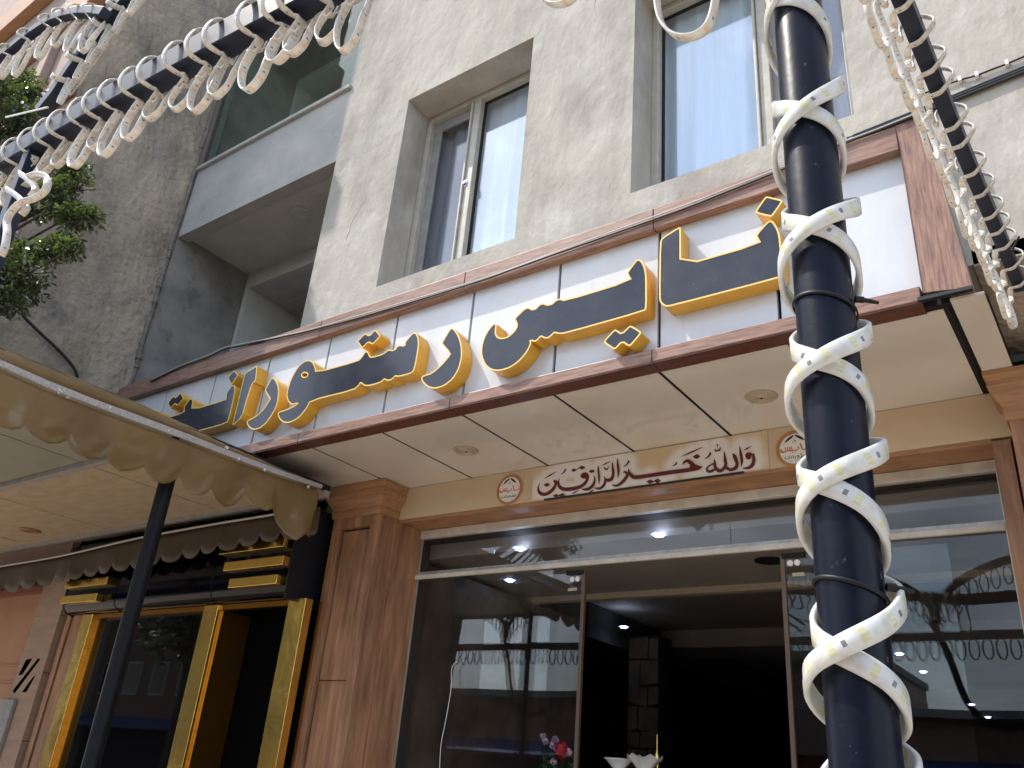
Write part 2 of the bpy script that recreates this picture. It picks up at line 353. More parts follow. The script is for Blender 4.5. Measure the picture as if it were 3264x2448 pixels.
class MB:
    def __init__(s): s.v = []; s.f = []; s.uv = []; s.mi = []
    def box(s, x0, x1, y0, y1, z0, z1, mi=0):
        b = len(s.v)
        s.v += [Vector(p) for p in ((x0, y0, z0), (x1, y0, z0), (x1, y1, z0), (x0, y1, z0), (x0, y0, z1), (x1, y0, z1), (x1, y1, z1), (x0, y1, z1))]
        for q in ((0, 3, 2, 1), (4, 5, 6, 7), (0, 1, 5, 4), (1, 2, 6, 5), (2, 3, 7, 6), (3, 0, 4, 7)):
            s.f.append([b + i for i in q]); s.mi.append(mi)
        return s
    def quad(s, a, b, c, d, mi=0):
        n = len(s.v); s.v += [Vector(a), Vector(b), Vector(c), Vector(d)]; s.f.append([n, n + 1, n + 2, n + 3]); s.mi.append(mi); return s
    def prism(s, pts, off, mi=0, holes=(), back=True, side_mi=None, front_mi=None):
        """extrude closed 3-D polygon(s) (front) by vector off"""
        loops = [[Vector(p) for p in pts]] + [[Vector(p) for p in h] for h in holes]
        off = Vector(off)
        tris = tessellate_polygon(loops)
        b = len(s.v); flat = [p for l in loops for p in l]; n = len(flat)
        s.v += flat; s.v += [p + off for p in flat]
        for t in tris:
            a, c, d = [flat[i] for i in t]
            nn = (c - a).cross(d - a)
            t = list(t) if nn.dot(off) < 0 else [t[0], t[2], t[1]]
            s.f.append([b + i for i in t]); s.mi.append(mi if front_mi is None else front_mi)
            if back: s.f.append([b + n + i for i in reversed(t)]); s.mi.append(mi)
        k = 0
        for l in loops:
            m = len(l)
            for i in range(m):
                j = (i + 1) % m
                s.f.append([b + k + i, b + k + j, b + n + k + j, b + n + k + i]); s.mi.append(mi if side_mi is None else side_mi)
            k += m
        return s
    def tube(s, path, r, n=8, mi=0, caps=True):
        path = [Vector(p) for p in path]
        rr = r if isinstance(r, (list, tuple)) else [r] * len(path)
        T = [(path[min(i + 1, len(path) - 1)] - path[max(i - 1, 0)]).normalized() for i in range(len(path))]
        N = T[0].orthogonal().normalized(); rings = []
        for i, p in enumerate(path):
            N = (N - T[i] * N.dot(T[i])); N = N.normalized() if N.length > 1e-6 else T[i].orthogonal().normalized()
            B = T[i].cross(N); b = len(s.v)
            s.v += [p + (N * math.cos(2 * math.pi * k / n) + B * math.sin(2 * math.pi * k / n)) * rr[i] for k in range(n)]
            rings.append(b)
        for a, c in zip(rings, rings[1:]):
            for k in range(n):
                s.f.append([a + k, a + (k + 1) % n, c + (k + 1) % n, c + k]); s.mi.append(mi)
        if caps:
            s.f.append([rings[0] + k for k in reversed(range(n))]); s.mi.append(mi)
            s.f.append([rings[-1] + k for k in range(n)]); s.mi.append(mi)
        return s
    def sweep(s, path, A, Bv, ha, hb, mi=0):
        """square bar: half-widths ha along A[i], hb along Bv[i]"""
        rings = []
        for p, a, c in zip(path, A, Bv):
            b = len(s.v); rings.append(b)
            s.v += [p + a * ha + c * hb, p - a * ha + c * hb, p - a * ha - c * hb, p + a * ha - c * hb]
        for a, c in zip(rings, rings[1:]):
            for k in range(4): s.f.append([a + k, a + (k + 1) % 4, c + (k + 1) % 4, c + k]); s.mi.append(mi)
        s.f.append([rings[0] + k for k in (3, 2, 1, 0)]); s.mi.append(mi); s.f.append([rings[-1] + k for k in range(4)]); s.mi.append(mi)
        return s
    def ribbon(s, path, wv, w, t, u0=0.0):
        """flat rope with rounded edges; wv = width vectors; UV u in metres, v across"""
        L = u0; rings = []; prof = [(-0.5, 0.0), (-0.42, 0.42), (0.0, 0.5), (0.42, 0.42), (0.5, 0.0), (0.42, -0.42), (0.0, -0.5), (-0.42, -0.42)]
        n = len(path); us = []
        for i, p in enumerate(path):
            T = (path[min(i + 1, n - 1)] - path[max(i - 1, 0)]).normalized()
            a = wv[i] - T * wv[i].dot(T); a.normalize(); c = T.cross(a)
            if i: L += (p - path[i - 1]).length
            us.append(L); b = len(s.v); rings.append(b)
            s.v += [p + a * (q[0] * w) + c * (q[1] * t) for q in prof]
        m = len(prof); vs = [0.5 + q[0] for q in prof]
        while len(s.uv) < len(s.f): s.uv.append(None)
        for i in range(n - 1):
            a, c = rings[i], rings[i + 1]
            for k in range(m):
                k2 = (k + 1) % m
                s.f.append([a + k, a + k2, c + k2, c + k]); s.mi.append(0)
                s.uv.append([(us[i], vs[k]), (us[i], vs[k2]), (us[i + 1], vs[k2]), (us[i + 1], vs[k])])
        s.f.append([rings[0] + k for k in reversed(range(m))]); s.mi.append(0); s.uv.append([(0, 0.05)] * m)
        s.f.append([rings[-1] + k for k in range(m)]); s.mi.append(0); s.uv.append([(0, 0.05)] * m)
        return s
    def mesh(s, name, base):
        me = bpy.data.meshes.new(name)
        me.from_pydata([tuple(v - base) for v in s.v], [], s.f)
        if any(s.mi): me.polygons.foreach_set('material_index', s.mi)
        if s.uv:
            ul = me.uv_layers.new(name='UVMap').data; i = 0
            for k, p in enumerate(me.polygons):
                q = s.uv[k] if k < len(s.uv) and s.uv[k] else [(0, 0.05)] * len(p.vertices)
                for c in q: ul[i].uv = c; i += 1
        me.update()
        return me

def obj(name, mb, m, parent=None, smooth=False, bev=0.0, label=None, cat=None, group=None, kind=None, base=None):
    if parent is not None: b = wloc(parent)
    elif base is not None: b = Vector(base)
    else:
        xs = [v.x for v in mb.v]; ys = [v.y for v in mb.v]; zs = [v.z for v in mb.v]
        b = Vector(((min(xs) + max(xs)) / 2, (min(ys) + max(ys)) / 2, min(zs)))
    me = mb.mesh(name, b)
    for k in (m if isinstance(m, (list, tuple)) else [m]): me.materials.append(M[k] if isinstance(k, str) else k)
    if smooth:
        for p in me.polygons: p.use_smooth = True
    o = bpy.data.objects.new(name, me); COL.objects.link(o)
    if parent is not None: o.parent = parent
    else: o.location = b
    if bev:
        md = o.modifiers.new('bevel', 'BEVEL'); md.width = bev; md.segments = 2; md.limit_method = 'ANGLE'; md.angle_limit = 0.6
    if smooth == 2:
        me.set_sharp_from_angle(angle=math.radians(40))
    if label: o['label'] = label
    if cat: o['category'] = cat
    if group: o['group'] = group
    if kind: o['kind'] = kind
    return o

def thing(name, label, cat, loc, group=None):
    o = bpy.data.objects.new(name, None); COL.objects.link(o); o.location = loc; o.empty_display_size = 0.1
    o['label'] = label; o['category'] = cat
    if group: o['group'] = group
    return o

def catmull(pts, n=8, extra=None):
    out = []; ex = []
    P = [Vector(p) for p in pts]
    for i in range(len(P) - 1):
        p0, p1, p2, p3 = P[max(i - 1, 0)], P[i], P[i + 1], P[min(i + 2, len(P) - 1)]
        for k in range(n):
            t = k / n
            out.append(0.5 * ((2 * p1) + (p2 - p0) * t + (2 * p0 - 5 * p1 + 4 * p2 - p3) * t * t + (3 * p1 - p0 - 3 * p2 + p3) * t ** 3))
            if extra is not None: ex.append((Vector(extra[i]).lerp(Vector(extra[i + 1]), t)))
    out.append(P[-1])
    if extra is not None: ex.append(Vector(extra[-1])); return out, ex
    return out

def chaikin(pts, r=0.2):
    out = []
    n = len(pts)
    for i in range(n):
        a, b = Vector(pts[i]), Vector(pts[(i + 1) % n])
        out += [a.lerp(b, r), a.lerp(b, 1 - r)]
    return out

def inset(p2, d):
    """p2: list of 2-D Vectors; move the outline inwards by d"""
    n = len(p2); area = sum(p2[i].x * p2[(i + 1) % n].y - p2[(i + 1) % n].x * p2[i].y for i in range(n))
    sg = 1 if area > 0 else -1; out = []
    for i in range(n):
        a, b, c = p2[i - 1], p2[i], p2[(i + 1) % n]
        e1 = (b - a); e2 = (c - b)
        if e1.length < 1e-7 or e2.length < 1e-7: out.append(b.copy()); continue
        n1 = Vector((-e1.y, e1.x)).normalized() * sg; n2 = Vector((-e2.y, e2.x)).normalized() * sg
        m = n1 + n2
        if m.length < 0.3: out.append(b + n1 * d); continue
        m.normalize(); out.append(b + m * (d / max(0.5, m.dot(n1))))
    return out
YT, YP, YL, YW, ZS, YG, YB = 3.383, 3.44, 3.34, 3.50, 3.567, 4.70, 4.43
V = Vector
def px(ox, oy, sc, pts): return [(ox + x * sc, oy + y * sc) for x, y in pts]
# ================================================================== SETTING
g = MB(); g.quad((-200, -200, -0.15), (200, -200, -0.15), (200, 200, -0.15), (-200, 200, -0.15))
obj('ground', g, 'asphalt', kind='structure')
g = MB(); g.box(-24, 12, -4.5, 17.5, -0.14, 0.0)
obj('pavement', g, 'paving', kind='structure')

# ================================================================== MAIN BUILDING
bld = thing('plaster_building', 'grey plastered building with two deep curtained windows and an open bay', 'building', (0, 3.5, 0))
W1 = (-4.01, -2.79, 4.745, 6.515); W2 = (-1.96, -0.697, 4.776, 6.515)
w = MB()
def rect(x0, x1, z0, z1, Y): return [V((x0, Y, z0)), V((x1, Y, z0)), V((x1, Y, z1)), V((x0, Y, z1))]
w.prism([V((-4.78, YW, 3.75)), V((7, YW, 3.75)), V((7, YW, 13)), V((-4.78, YW, 13))], (0, 0.246, 0), holes=[rect(*W1, YW), rect(*W2, YW)])
obj('wall', w, 'plaster', bld)
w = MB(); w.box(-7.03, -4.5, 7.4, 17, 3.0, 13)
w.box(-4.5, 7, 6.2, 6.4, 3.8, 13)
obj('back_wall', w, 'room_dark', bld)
w = MB()   # rooms behind the two windows
for (x0, x1, z0, z1) in (W1, W2):
    a, b, c, d, e, f = x0 - 0.5, x1 + 0.5, 3.749, 5.6, z0 - 0.6, z1 + 0.35
    w.quad((a, d, e), (b, d, e), (b, d, f), (a, d, f)); w.quad((a, c, e), (a, d, e), (a, d, f), (a, c, f)); w.quad((b, c, e), (b, c, f), (b, d, f), (b, d, e))
    w.quad((a, c, f), (a, d, f), (b, d, f), (b, c, f)); w.quad((a, c, e), (b, c, e), (b, d, e), (a, d, e))
obj('room_lining', w, 'room_grey', bld)
# underside of the upper wall to the right of the sign box
w = MB(); w.box(-0.30, 7, 3.5, 4.42, 3.74, 3.82); obj('wall_underside', w, 'rough_wall', bld)
rc = random.Random(9)
for (cx, cz, ln, a0) in ((-2.3, 6.9, .5, -1.3), (0.35, 5.0, .6, -0.5), (-4.45, 5.3, .4, 1.3)):
    P = [V((cx, 3.4995, cz))]; a = a0
    for k in range(16):
        a += rc.uniform(-.5, .5); a = a0 + (a - a0) * .8; P.append(P[-1] + V((math.cos(a), 0, math.sin(a))) * ln / 16)
    w = MB(); w.tube(P, [0.0009 * (1 - k / 18) + .0003 for k in range(17)], 4); obj('crack', w, 'dark_groove', bld)
# bay: balcony beam, ledge, side wall, ceiling
w = MB(); w.box(-7.03, -4.785, 3.505, 3.62, 6.228, 7.03); obj('balcony_beam', w, 'plaster_mid', bld)
w = MB(); w.box(-7.03, -4.785, 3.47, 3.70, 7.032, 7.075); obj('ledge', w, 'plaster_mid', bld, bev=0.006)
w = MB(); w.box(-7.03, -4.785, 3.622, 4.36, 6.275, 6.42); obj('bay_ceiling', w, 'plaster_ceiling', bld)
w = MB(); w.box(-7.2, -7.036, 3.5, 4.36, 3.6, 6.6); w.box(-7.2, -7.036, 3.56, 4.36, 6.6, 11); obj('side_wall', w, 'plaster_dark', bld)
w = MB(); w.box(-4.785, -4.60, 3.748, 4.36, 3.6, 11); obj('bay_side_wall', w, 'plaster_mid', bld)
for (zb, zl, zt) in ((3.6, 6.098, 6.275), (7.05, 8.94, 9.2)):
    w = MB()
    w.box(-7.03, -6.97, 4.362, 4.75, zb, zt); w.box(-6.97, -4.6, 4.362, 4.50, zl, zt)
    obj('bay_lintel', w, 'room_grey', bld)
    w = MB(); w.box(-7.03, -6.97, 4.75, 6.9, zb, zt); w.box(-6.97, -4.5, 4.752, 6.9, zl - 0.01, zt)
    w.box(-6.97, -4.5, 4.50, 4.75, zl + 0.005, zt)
    w.box(-7.0, -4.5, 6.9, 7.0, zb, zt); w.box(-6.97, -4.5, 4.76, 4.80, zb, zl - 0.45)
    obj('bay_room', w, 'room_grey', bld)
w = MB(); w.box(-7.03, -4.6, 3.7, 6.9, 9.05, 9.2); obj('bay_ceiling', w, 'plaster_dark', bld)
w = MB(); w.box(-7.03, -4.785, 3.545, 3.553, 7.076, 10.6); gp = obj('balcony_glass', w, 'glass_green', bld)
for x in (-6.98, -4.86):
    w = MB(); w.box(x - 0.022, x + 0.022, 3.555, 3.60, 7.076, 10.6); obj('glass_post', w, 'win_frame_grey', bld)
c = onZ(958, 679, 6.275)
w = MB(); w.tube([c, c - V((0, 0, 0.012)), c - V((0, 0, 0.02))], [0.105, 0.105, 0.085], 28); obj('ceiling_light', w, 'plaster_ceiling', smooth=False, label='round flush plaster-coloured light on the ceiling of the open bay', cat='ceiling light')
c = onY(1117, 0, 3.7); c2 = onY(1117, 62, 3.7)
t = thing('hanging_bulb', 'small bare lamp holder on a thin wire in front of the dark upper bay', 'lamp holder', c2)
w = MB(); w.tube([V((c2.x, 3.7, c2.z + 1.2)), c2], 0.004, 5); obj('wire', w, 'cable', t)
w = MB(); w.tube([c2, c2 - V((0, 0, 0.05)), c2 - V((0, 0, 0.06))], [0.012, 0.018, 0.012], 8); obj('socket', w, 'steel', t)

# windows
def window(hole, name, mull, netted):
    x0, x1, z0, z1 = hole
    t = MB(); y0, y1 = 3.752, 3.82; fw = 0.045
    t.box(x0 - .02, x0 + fw, y0, y1, z0 - .02, z1 + .02); t.box(x1 - fw, x1 + .02, y0, y1, z0 - .02, z1 + .02)
    t.box(x0 + fw, x1 - fw, y0, y1, z1 - fw, z1 + .02); t.box(x0 + fw, x1 - fw, y0, y1, z0 - .02, z0 + fw)
    win = obj(name, t, 'win_frame', bld, bev=0.004)
    t = MB(); t.box(mull - 0.035, mull + 0.03, y0 + .005, y1 + .01, z0 + fw, z1 - fw); t.box(mull - 0.055, mull - 0.038, y0 - 0.012, y0 + .02, z0 + fw, z1 - fw)
    obj('mullion', t, 'win_frame', win, bev=0.004)
    for k, (a, b) in enumerate(((x0 + fw, mull - 0.035), (mull + 0.03, x1 - fw))):
        dark = (k == 0) == netted
        if dark:
            s = MB(); ya, yb, q = 3.80, 3.83, 0.075
            s.box(a, a + q, ya, yb, z0 + fw, z1 - fw); s.box(b - 0.03, b, ya, yb, z0 + fw, z1 - fw); s.box(a + q, b - 0.03, ya, yb, z1 - fw - q * 1.3, z1 - fw); s.box(a + q, b - .03, ya, yb, z0 + fw, z0 + fw + q)
            obj('sash', s, 'win_frame_grey', win, bev=0.004)
            s = MB(); s.box(a + q - .005, b - .028, 3.812, 3.818, z0 + fw, z1 - fw - q); obj('pane', s, 'glass_net', win)
        else:
            s = MB(); ya, yb, q = 3.805, 3.822, 0.016
            s.box(a, a + q, ya, yb, z0 + fw, z1 - fw); s.box(b - q, b, ya, yb, z0 + fw, z1 - fw); s.box(a + q, b - q, ya, yb, z1 - fw - q, z1 - fw)
            obj('gasket', s, 'joint_black', win)
            s = MB(); s.box(a + q, b - q, 3.811, 3.815, z0 + fw, z1 - fw - q); obj('pane', s, 'glass_clear', win)
    return win
M['glass_net'] = glass_mat('glass_net', tint=(0.70, 0.70, 0.72), refl=1.0, add=0.03, rough=0.08)
wa = window(W1, 'window', -3.49, True)
s = MB(); c = onY(1487, 585, 3.735); s.box(c.x - 0.012, c.x + 0.012, 3.725, 3.738, c.z - 0.03, c.z + 0.03); s.box(c.x - 0.02, c.x + 0.005, 3.71, 3.726, c.z - 0.012, c.z + 0.01); obj('latch', s, 'steel', wa)
wb = window(W2, 'window', -1.215, False)
def curtain(x0, x1, z0, z1, seed, label):
    rnd = random.Random(seed); n = 130; mb = MB(); ph = rnd.random() * 6
    for i in range(n + 1):
        u = i / n; x = x0 + (x1 - x0) * u
        for k in range(9):
            z = z1 + (z0 - z1) * k / 8
            y = 3.885 + 0.018 * math.sin(u * 44 + ph + 2 * math.sin(u * 9)) * (0.6 + 0.4 * k / 8) + 0.012 * math.sin(u * 71 + k * 0.25) + 0.02 * noise.noise(V((x * 4, z * .8, seed)))
            mb.v.append(V((x, y, z)))
    for i in range(n):
        for k in range(8):
            a = i * 9 + k; mb.f.append([a, a + 9, a + 10, a + 1]); mb.mi.append(0)
    return obj('curtain', mb, 'curtain', smooth=True, label=label, cat='curtain')
curtain(-4.35, -2.6, 4.6, 6.6, 3, 'pale blue curtain behind the smaller window left of the striped pole')
curtain(-2.25, -0.5, 4.6, 6.6, 5, 'pale blue curtain behind the tall window next to the wrapped pole')

# ================================================================== NEIGHBOUR BUILDING (left)
nb = thing('neighbour_building', 'rough brown rendered building projecting at the left with orange cladding', 'building', (-9, 2.9, 0))
n_ = MB()    # side wall as a displaced grid so that the render reads as trowelled
ny, nz_ = 70, 330
for i in range(ny + 1):
    y = 2.2 + (3.495 - 2.2) * i / ny
    for k in range(nz_ + 1):
        z = 3.7 + 10.3 * k / nz_
        d = 0.022 * noise.noise(V((y * 5, z * 2.3, 1))) + 0.011 * noise.noise(V((y * 22 + z * 7, z * 7, 4))) + 0.006 * noise.noise(V((y * 40 + z * 14, z * 22, 4)))
        n_.v.append(V((-7.045 + d * min(1, min(i, ny - i) / 3), y, z)))
for i in range(ny):
    for k in range(nz_):
        a = i * (nz_ + 1) + k; n_.f.append([a, a + nz_ + 1, a + nz_ + 2, a + 1]); n_.mi.append(0)
obj('side_wall', n_, 'rough_wall', nb, smooth=True)
w = MB(); w.box(-14, -7.09, 2.2, 6.5, 3.66, 14); w.box(-14, -9.5, 4.6, 12, 0, 14); obj('wall', w, 'pink_stone', nb)
w = MB()     # crumbling mortar along the joint between the buildings
for k in range(90):
    z = 3.75 + k * 0.085
    r = 0.018 + 0.014 * noise.noise(V((0, z * 4, 2))) + 0.008 * random.random()
    w.tube([V((-7.03 + 0.01 * noise.noise(V((z * 3, 0, 0))), 3.47 + 0.02 * noise.noise(V((z * 2, 5, 0))), z)), V((-7.03, 3.47 + 0.02 * noise.noise(V((z * 2 + .17, 5, 0))), z + 0.088))], r, 6)
obj('mortar_joint', w, 'mortar', nb)
# front of the neighbour: pilaster, orange bands, rope moulding (only its edge shows)
w = MB(); w.box(-8.16, -7.98, 2.12, 2.2, 7.0, 14); obj('pilaster', w, 'pink_stone', nb, bev=0.01)
for (za, zb) in ((8.28, 8.62), (7.0, 7.12), (5.78, 5.95), (9.4, 9.8)):
    w = MB(); w.box(-12, -7.06, 2.08, 2.199, za, zb); obj('orange_band', w, 'orange_clad', nb, bev=0.01)
for k in range(7):
    w = MB(); z = 5.42 + k * 0.05; w.box(-8.3, -7.10, 2.15, 2.199, z, z + 0.025); obj('louvre', w, 'rope_white', nb)
w = MB(); w.box(-8.4, -7.047, 1.96, 2.199, 4.30, 4.72); obj('cornice', w, 'orange_clad', nb, bev=0.01)
for zz in (8.75, 7.25):
    w = MB(); N = 110
    for q in (0, 1):
        w.tube([V((-9.5 + i * 0.022, 2.15 + 0.022 * math.cos(i * 0.75 + q * math.pi), zz + 0.022 * math.sin(i * 0.75 + q * math.pi))) for i in range(N)], 0.022, 6)
    obj('rope_moulding', w, 'rope_white', nb, smooth=True)

# ================================================================== SIGN BOX
sg = thing('sign_box', 'long white panelled shop sign box with reddish wood-look border', 'sign', (-3.7, 3.45, 3.56))
w = MB(); w.box(-7.02, -0.40, 3.466, 3.497, 3.575, 4.50); obj('backing', w, 'joint_black', sg)
PX = [-7.02, -6.30, -5.638, -4.975, -4.317, -3.671, -3.021, -2.379, -1.74, -1.115, -0.489]
for a, b in zip(PX, PX[1:]):
    w = MB(); w.box(a + 0.009, b - 0.009, YP, 3.464, 3.60, 4.42); obj('panel', w, 'panel_white', sg, bev=0.002)
TX = [-7.02, -5.72, -4.39, -3.065, -1.75, -0.50]
for k, (a, b) in enumerate(zip(TX, TX[1:])):
    w = MB(); w.box(a + 0.002, b - 0.002, YT, YP - 0.001, 4.377, 4.512)
    obj('top_trim', w, ['trim_wood_x'], sg, bev=0.004)
    w = MB(); w.box(a + 0.002, b - 0.002, YT, YP - 0.001, 3.567, 3.638); obj('bottom_trim', w, 'trim_wood_x', sg, bev=0.004)
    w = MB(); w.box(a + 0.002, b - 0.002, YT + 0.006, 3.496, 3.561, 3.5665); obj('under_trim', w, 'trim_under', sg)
w = MB()
for z0, z1 in ((4.38, 4.509), (3.57, 3.635)): w.box(-7.0, -0.5, YT + 0.004, YP - 0.004, z0, z1)
obj('trim_core', w, 'joint_black', sg)
a, b, c, d = onY(2882, 475, YT), onY(2939, 375, YT), onY(3096, 908, YT), onY(2961, 945, YT)
a = V((-0.498, YT, 4.377)); d = V((-0.492, YT, 3.60)); b = V((-0.388, YT, 4.512)); c = V((-0.313, YT, 3.582))
w = MB(); w.prism([V((-0.498, YT, 4.512)), a, d, c, b], (0, 0.05, 0)); obj('side_trim', w, 'trim_wood_z', sg, bev=0.004)
w = MB(); w.prism([V((-0.40, 3.40, 3.60)), V((-0.31, 3.40, 3.60)), V((-0.385, 3.40, 4.5)), V((-0.40, 3.40, 4.5))], (0, 0.097, 0)); obj('side_return', w, 'rough_wall', sg)
w = MB(); w.box(-0.515, -0.31, YT - 0.006, YT + 0.02, 3.566, 3.582); obj('metal_angle', w, 'cable', sg)

# ---- letters
A_ = (480, 1060, .2260); B_ = (880, 1000, .2893); C_ = (1500, 800, .2803); D_ = (2080, 600, .25316)
LET = [
 ('large navy letter pair with yellow edge beside the striped pole, flat base and two uprights', D_,
  [(330,490),(352,492),(358,560),(357,972),(1345,688),(1300,612),(1308,575),(1440,425),(1485,402),(1530,425),(1590,530),(1615,660),(1640,1060),(1625,1105),(1580,1135),(220,1490),(150,1490),(95,1440),(80,1380),(90,680),(120,622)], None, 0),
 ('single navy diamond dot with yellow edge, at the right end of the sign', D_, [(1440,100),(1630,145),(1640,168),(1510,350),(1480,360),(1300,315),(1292,290),(1415,112)], None, 0),
 ('long navy letter group with curled bowl at its left and zigzag teeth', C_,
  [(1905,92),(1945,105),(1985,180),(2003,290),(2003,645),(1980,685),(1065,942),(1000,945),(950,930),(915,968),(875,996),(835,993),(797,972),(770,1008),(730,1036),(683,1020),(690,1050),(650,1140),(560,1250),(450,1330),(320,1368),(230,1355),(160,1300),(120,1200),(118,1100),(150,980),(210,880),(265,820),(298,830),(290,880),(285,935),(310,978),(360,990),(430,970),(500,905),(527,850),(515,810),(497,783),(505,757),(640,628),(720,670),(805,585),(900,615),(1000,535),(1078,558),(1815,330),(1775,258),(1783,235),(1880,105)], None, 1),
 ('pair of joined navy diamond dots hanging below the long letter group', C_, [(1635,890),(1660,895),(1720,938),(1805,850),(1835,850),(1938,915),(1938,940),(1820,1080),(1790,1082),(1722,1035),(1650,1115),(1620,1118),(1517,1045),(1517,1020)], None, 0),
 ('crescent-shaped navy letter with yellow edge left of the curled bowl', B_, [(1930,155),(1960,162),(2010,230),(2045,340),(2050,470),(2020,600),(1950,720),(1850,800),(1740,830),(1660,805),(1605,745),(1597,705),(1620,680),(1720,650),(1820,560),(1895,475),(1915,440),(1826,338),(1828,310),(1912,170)], None, 1),
 ('navy letter group with a small ringed hole in its round left head', B_,
  [(1520,205),(1548,212),(1570,265),(1575,350),(1528,615),(1490,660),(1345,698),(1312,688),(1290,715),(1250,738),(1215,738),(1190,722),(1160,755),(1090,780),(1000,800),(960,788),(930,760),(915,790),(850,845),(375,962),(340,1040),(250,1150),(160,1200),(90,1205),(40,1170),(15,1110),(28,1080),(110,1055),(190,1020),(255,975),(225,990),(170,1005),(125,960),(112,880),(160,720),(240,580),(300,530),(350,508),(400,520),(430,575),(442,643),(900,515),(940,480),(980,415),(1012,412),(1035,470),(1065,474),(1180,440),(1240,390),(1300,402),(1350,340),(1416,352),(1418,310),(1500,215)],
  [(315 + 30 * math.cos(q * .5236), 674 + 22 * math.sin(q * .5236)) for q in range(12)], 1),
 ('pair of joined navy diamond dots above the middle of the sign', B_, [(985,207),(1028,243),(1082,180),(1105,180),(1148,235),(1148,250),(1060,345),(1016,310),(955,375),(940,375),(895,312),(897,298)], None, 0),
 ('small crescent navy letter beside the slanted upright stroke', A_, [(1720,632),(1760,655),(1800,740),(1812,850),(1790,1000),(1740,1120),(1640,1270),(1540,1355),(1450,1375),(1385,1340),(1353,1280),(1363,1240),(1500,1170),(1600,1070),(1675,955),(1683,935),(1612,825),(1617,800),(1700,648)], None, 1),
 ('slanted navy upright letter stroke, pointed at its foot', A_, [(1490,468),(1508,478),(1480,690),(1430,722),(1350,980),(1290,1190),(1170,1305),(1155,1300),(1160,1270),(1310,640),(1330,585),(1350,560)], None, 0),
 ('leftmost navy letter group, its lower left hidden by the brown awning', A_, [(1165,735),(1188,745),(1192,820),(1165,960),(1110,1200),(1070,1285),(680,1390),(100,1545),(20,1530),(0,1440),(20,1200),(60,1120),(108,1088),(100,1228),(470,1128),(466,1050),(550,938),(580,925),(598,960),(580,1086),(1055,945),(1065,915),(1060,865),(1140,750)], None, 0),
 ('single small navy diamond dot left of the slanted upright stroke', A_, [(1185,522),(1235,595),(1230,615),(1140,735),(1125,725),(1087,645),(1095,625)], None, 0),
 ('leftmost pair of joined navy dots, next to the awning edge', A_, [(325,885),(355,922),(415,850),(430,850),(463,915),(458,940),(375,1040),(342,1000),(285,1068),(270,1065),(242,1005),(247,985)], None, 0),
]
for lab, cr_, pts, hole, curvy in LET:
    P = [onY(x, y, YL) for x, y in px(*cr_, pts)]
    P2 = chaikin([V((p.x, p.z)) for p in P], 0.22)
    H = []
    if hole:
        H = [[V((onY(x, y, YL).x, onY(x, y, YL).z)) for x, y in px(*cr_, hole)]]
    to3 = lambda l, Y: [V((q.x, Y, q.y)) for q in l]
    # rim (front yellow ring) + body + inset navy face recessed 2 mm
    ins = inset(P2, 0.0085)
    hins = [inset(h, -0.009) for h in H]
    root_base = V((sum(q.x for q in P2) / len(P2), 3.438, min(q.y for q in P2)))
    t = thing('sign_letter', lab, 'letter' if 'dot' not in lab else 'letter dot', root_base)
    body = MB(); body.prism(to3(P2, YL + 0.004), (0, 0.094, 0), holes=[to3(h, YL + 0.004) for h in H])
    obj('letter_body', body, 'yellow', t)
    rim = MB(); n = len(P2)
    def ring(o_, i_):
        b0 = len(rim.v)
        rim.v.extend(to3(o_, YL)); rim.v.extend(to3(i_, YL)); rim.v.extend(to3(o_, YL + 0.0035)); rim.v.extend(to3(i_, YL + 0.0035)); m = len(o_)
        for i in range(m):
            j = (i + 1) % m
            rim.f += [[b0 + i, b0 + j, b0 + m + j, b0 + m + i], [b0 + i, b0 + 2 * m + i, b0 + 2 * m + j, b0 + j], [b0 + m + i, b0 + m + j, b0 + 3 * m + j, b0 + 3 * m + i]]; rim.mi += [0, 0, 0]
    ring(P2, ins)
    for h, hi in zip(H, hins): ring(h, hi)
    obj('rim', rim, 'yellow_rim', t)
    face = MB(); face.prism(to3(ins, YL + 0.0015), (0, 0.0024, 0), holes=[to3(h, YL + 0.0015) for h in hins]); obj('face', face, 'navy_spotted' if 'flat base' in lab else 'navy', t)

# ---- cables along the sign
cab = px(480, 1060, .226, [(0, 690), (400, 500), (640, 410), (810, 350), (1040, 240), (1240, 195), (1700, 95)]) + px(880, 1000, .2893, [(300, 205), (520, 150), (1000, 20)]) + px(1500, 800, .2803, [(0, 375), (500, 200), (1000, 20)]) + px(2080, 600, .25316, [(0, 400), (500, 220), (900, 60)]) + [(2478, 547), (2580, 500), (2687, 458), (2800, 415), (2922, 366)]
t = thing('cable_pair', 'pair of black and pale cables clipped along the top wooden border of the sign', 'cable', (-3, 3.37, 4.4))
path = [onY(x, y, 3.372) for x, y in cab]
w = MB(); w.tube(catmull(path, 5), 0.0065, 6); obj('black_cable', w, 'cable', t, smooth=True)
w = MB(); w.tube(catmull([p + V((0, 0.0, 0.015 + 0.006 * math.sin(p.x * 3))) for p in path], 5), 0.0042, 6); obj('pale_cable', w, 'cable_white', t, smooth=True)
t = thing('cable_bundle', 'thick black cable bundle rising right from the sign corner across the wall', 'cable', (0.2, 3.49, 4.6))
w = MB(); pth = [onY(x, y, 3.485) for x, y in [(2700, 448), (2922, 360), (3010, 325), (3140, 272), (3264, 222), (3400, 168)]]
for dz in (0, 0.016, -0.014): w.tube(catmull([p + V((0, 0.004 * (dz > 0), dz)) for p in pth], 6), 0.009, 6)
obj('cable', w, 'cable', t, smooth=True)
t = thing('clipped_cable', 'thin black cable on small white clips, upper cable on the wall at the right', 'cable', (0.2, 3.49, 4.8))
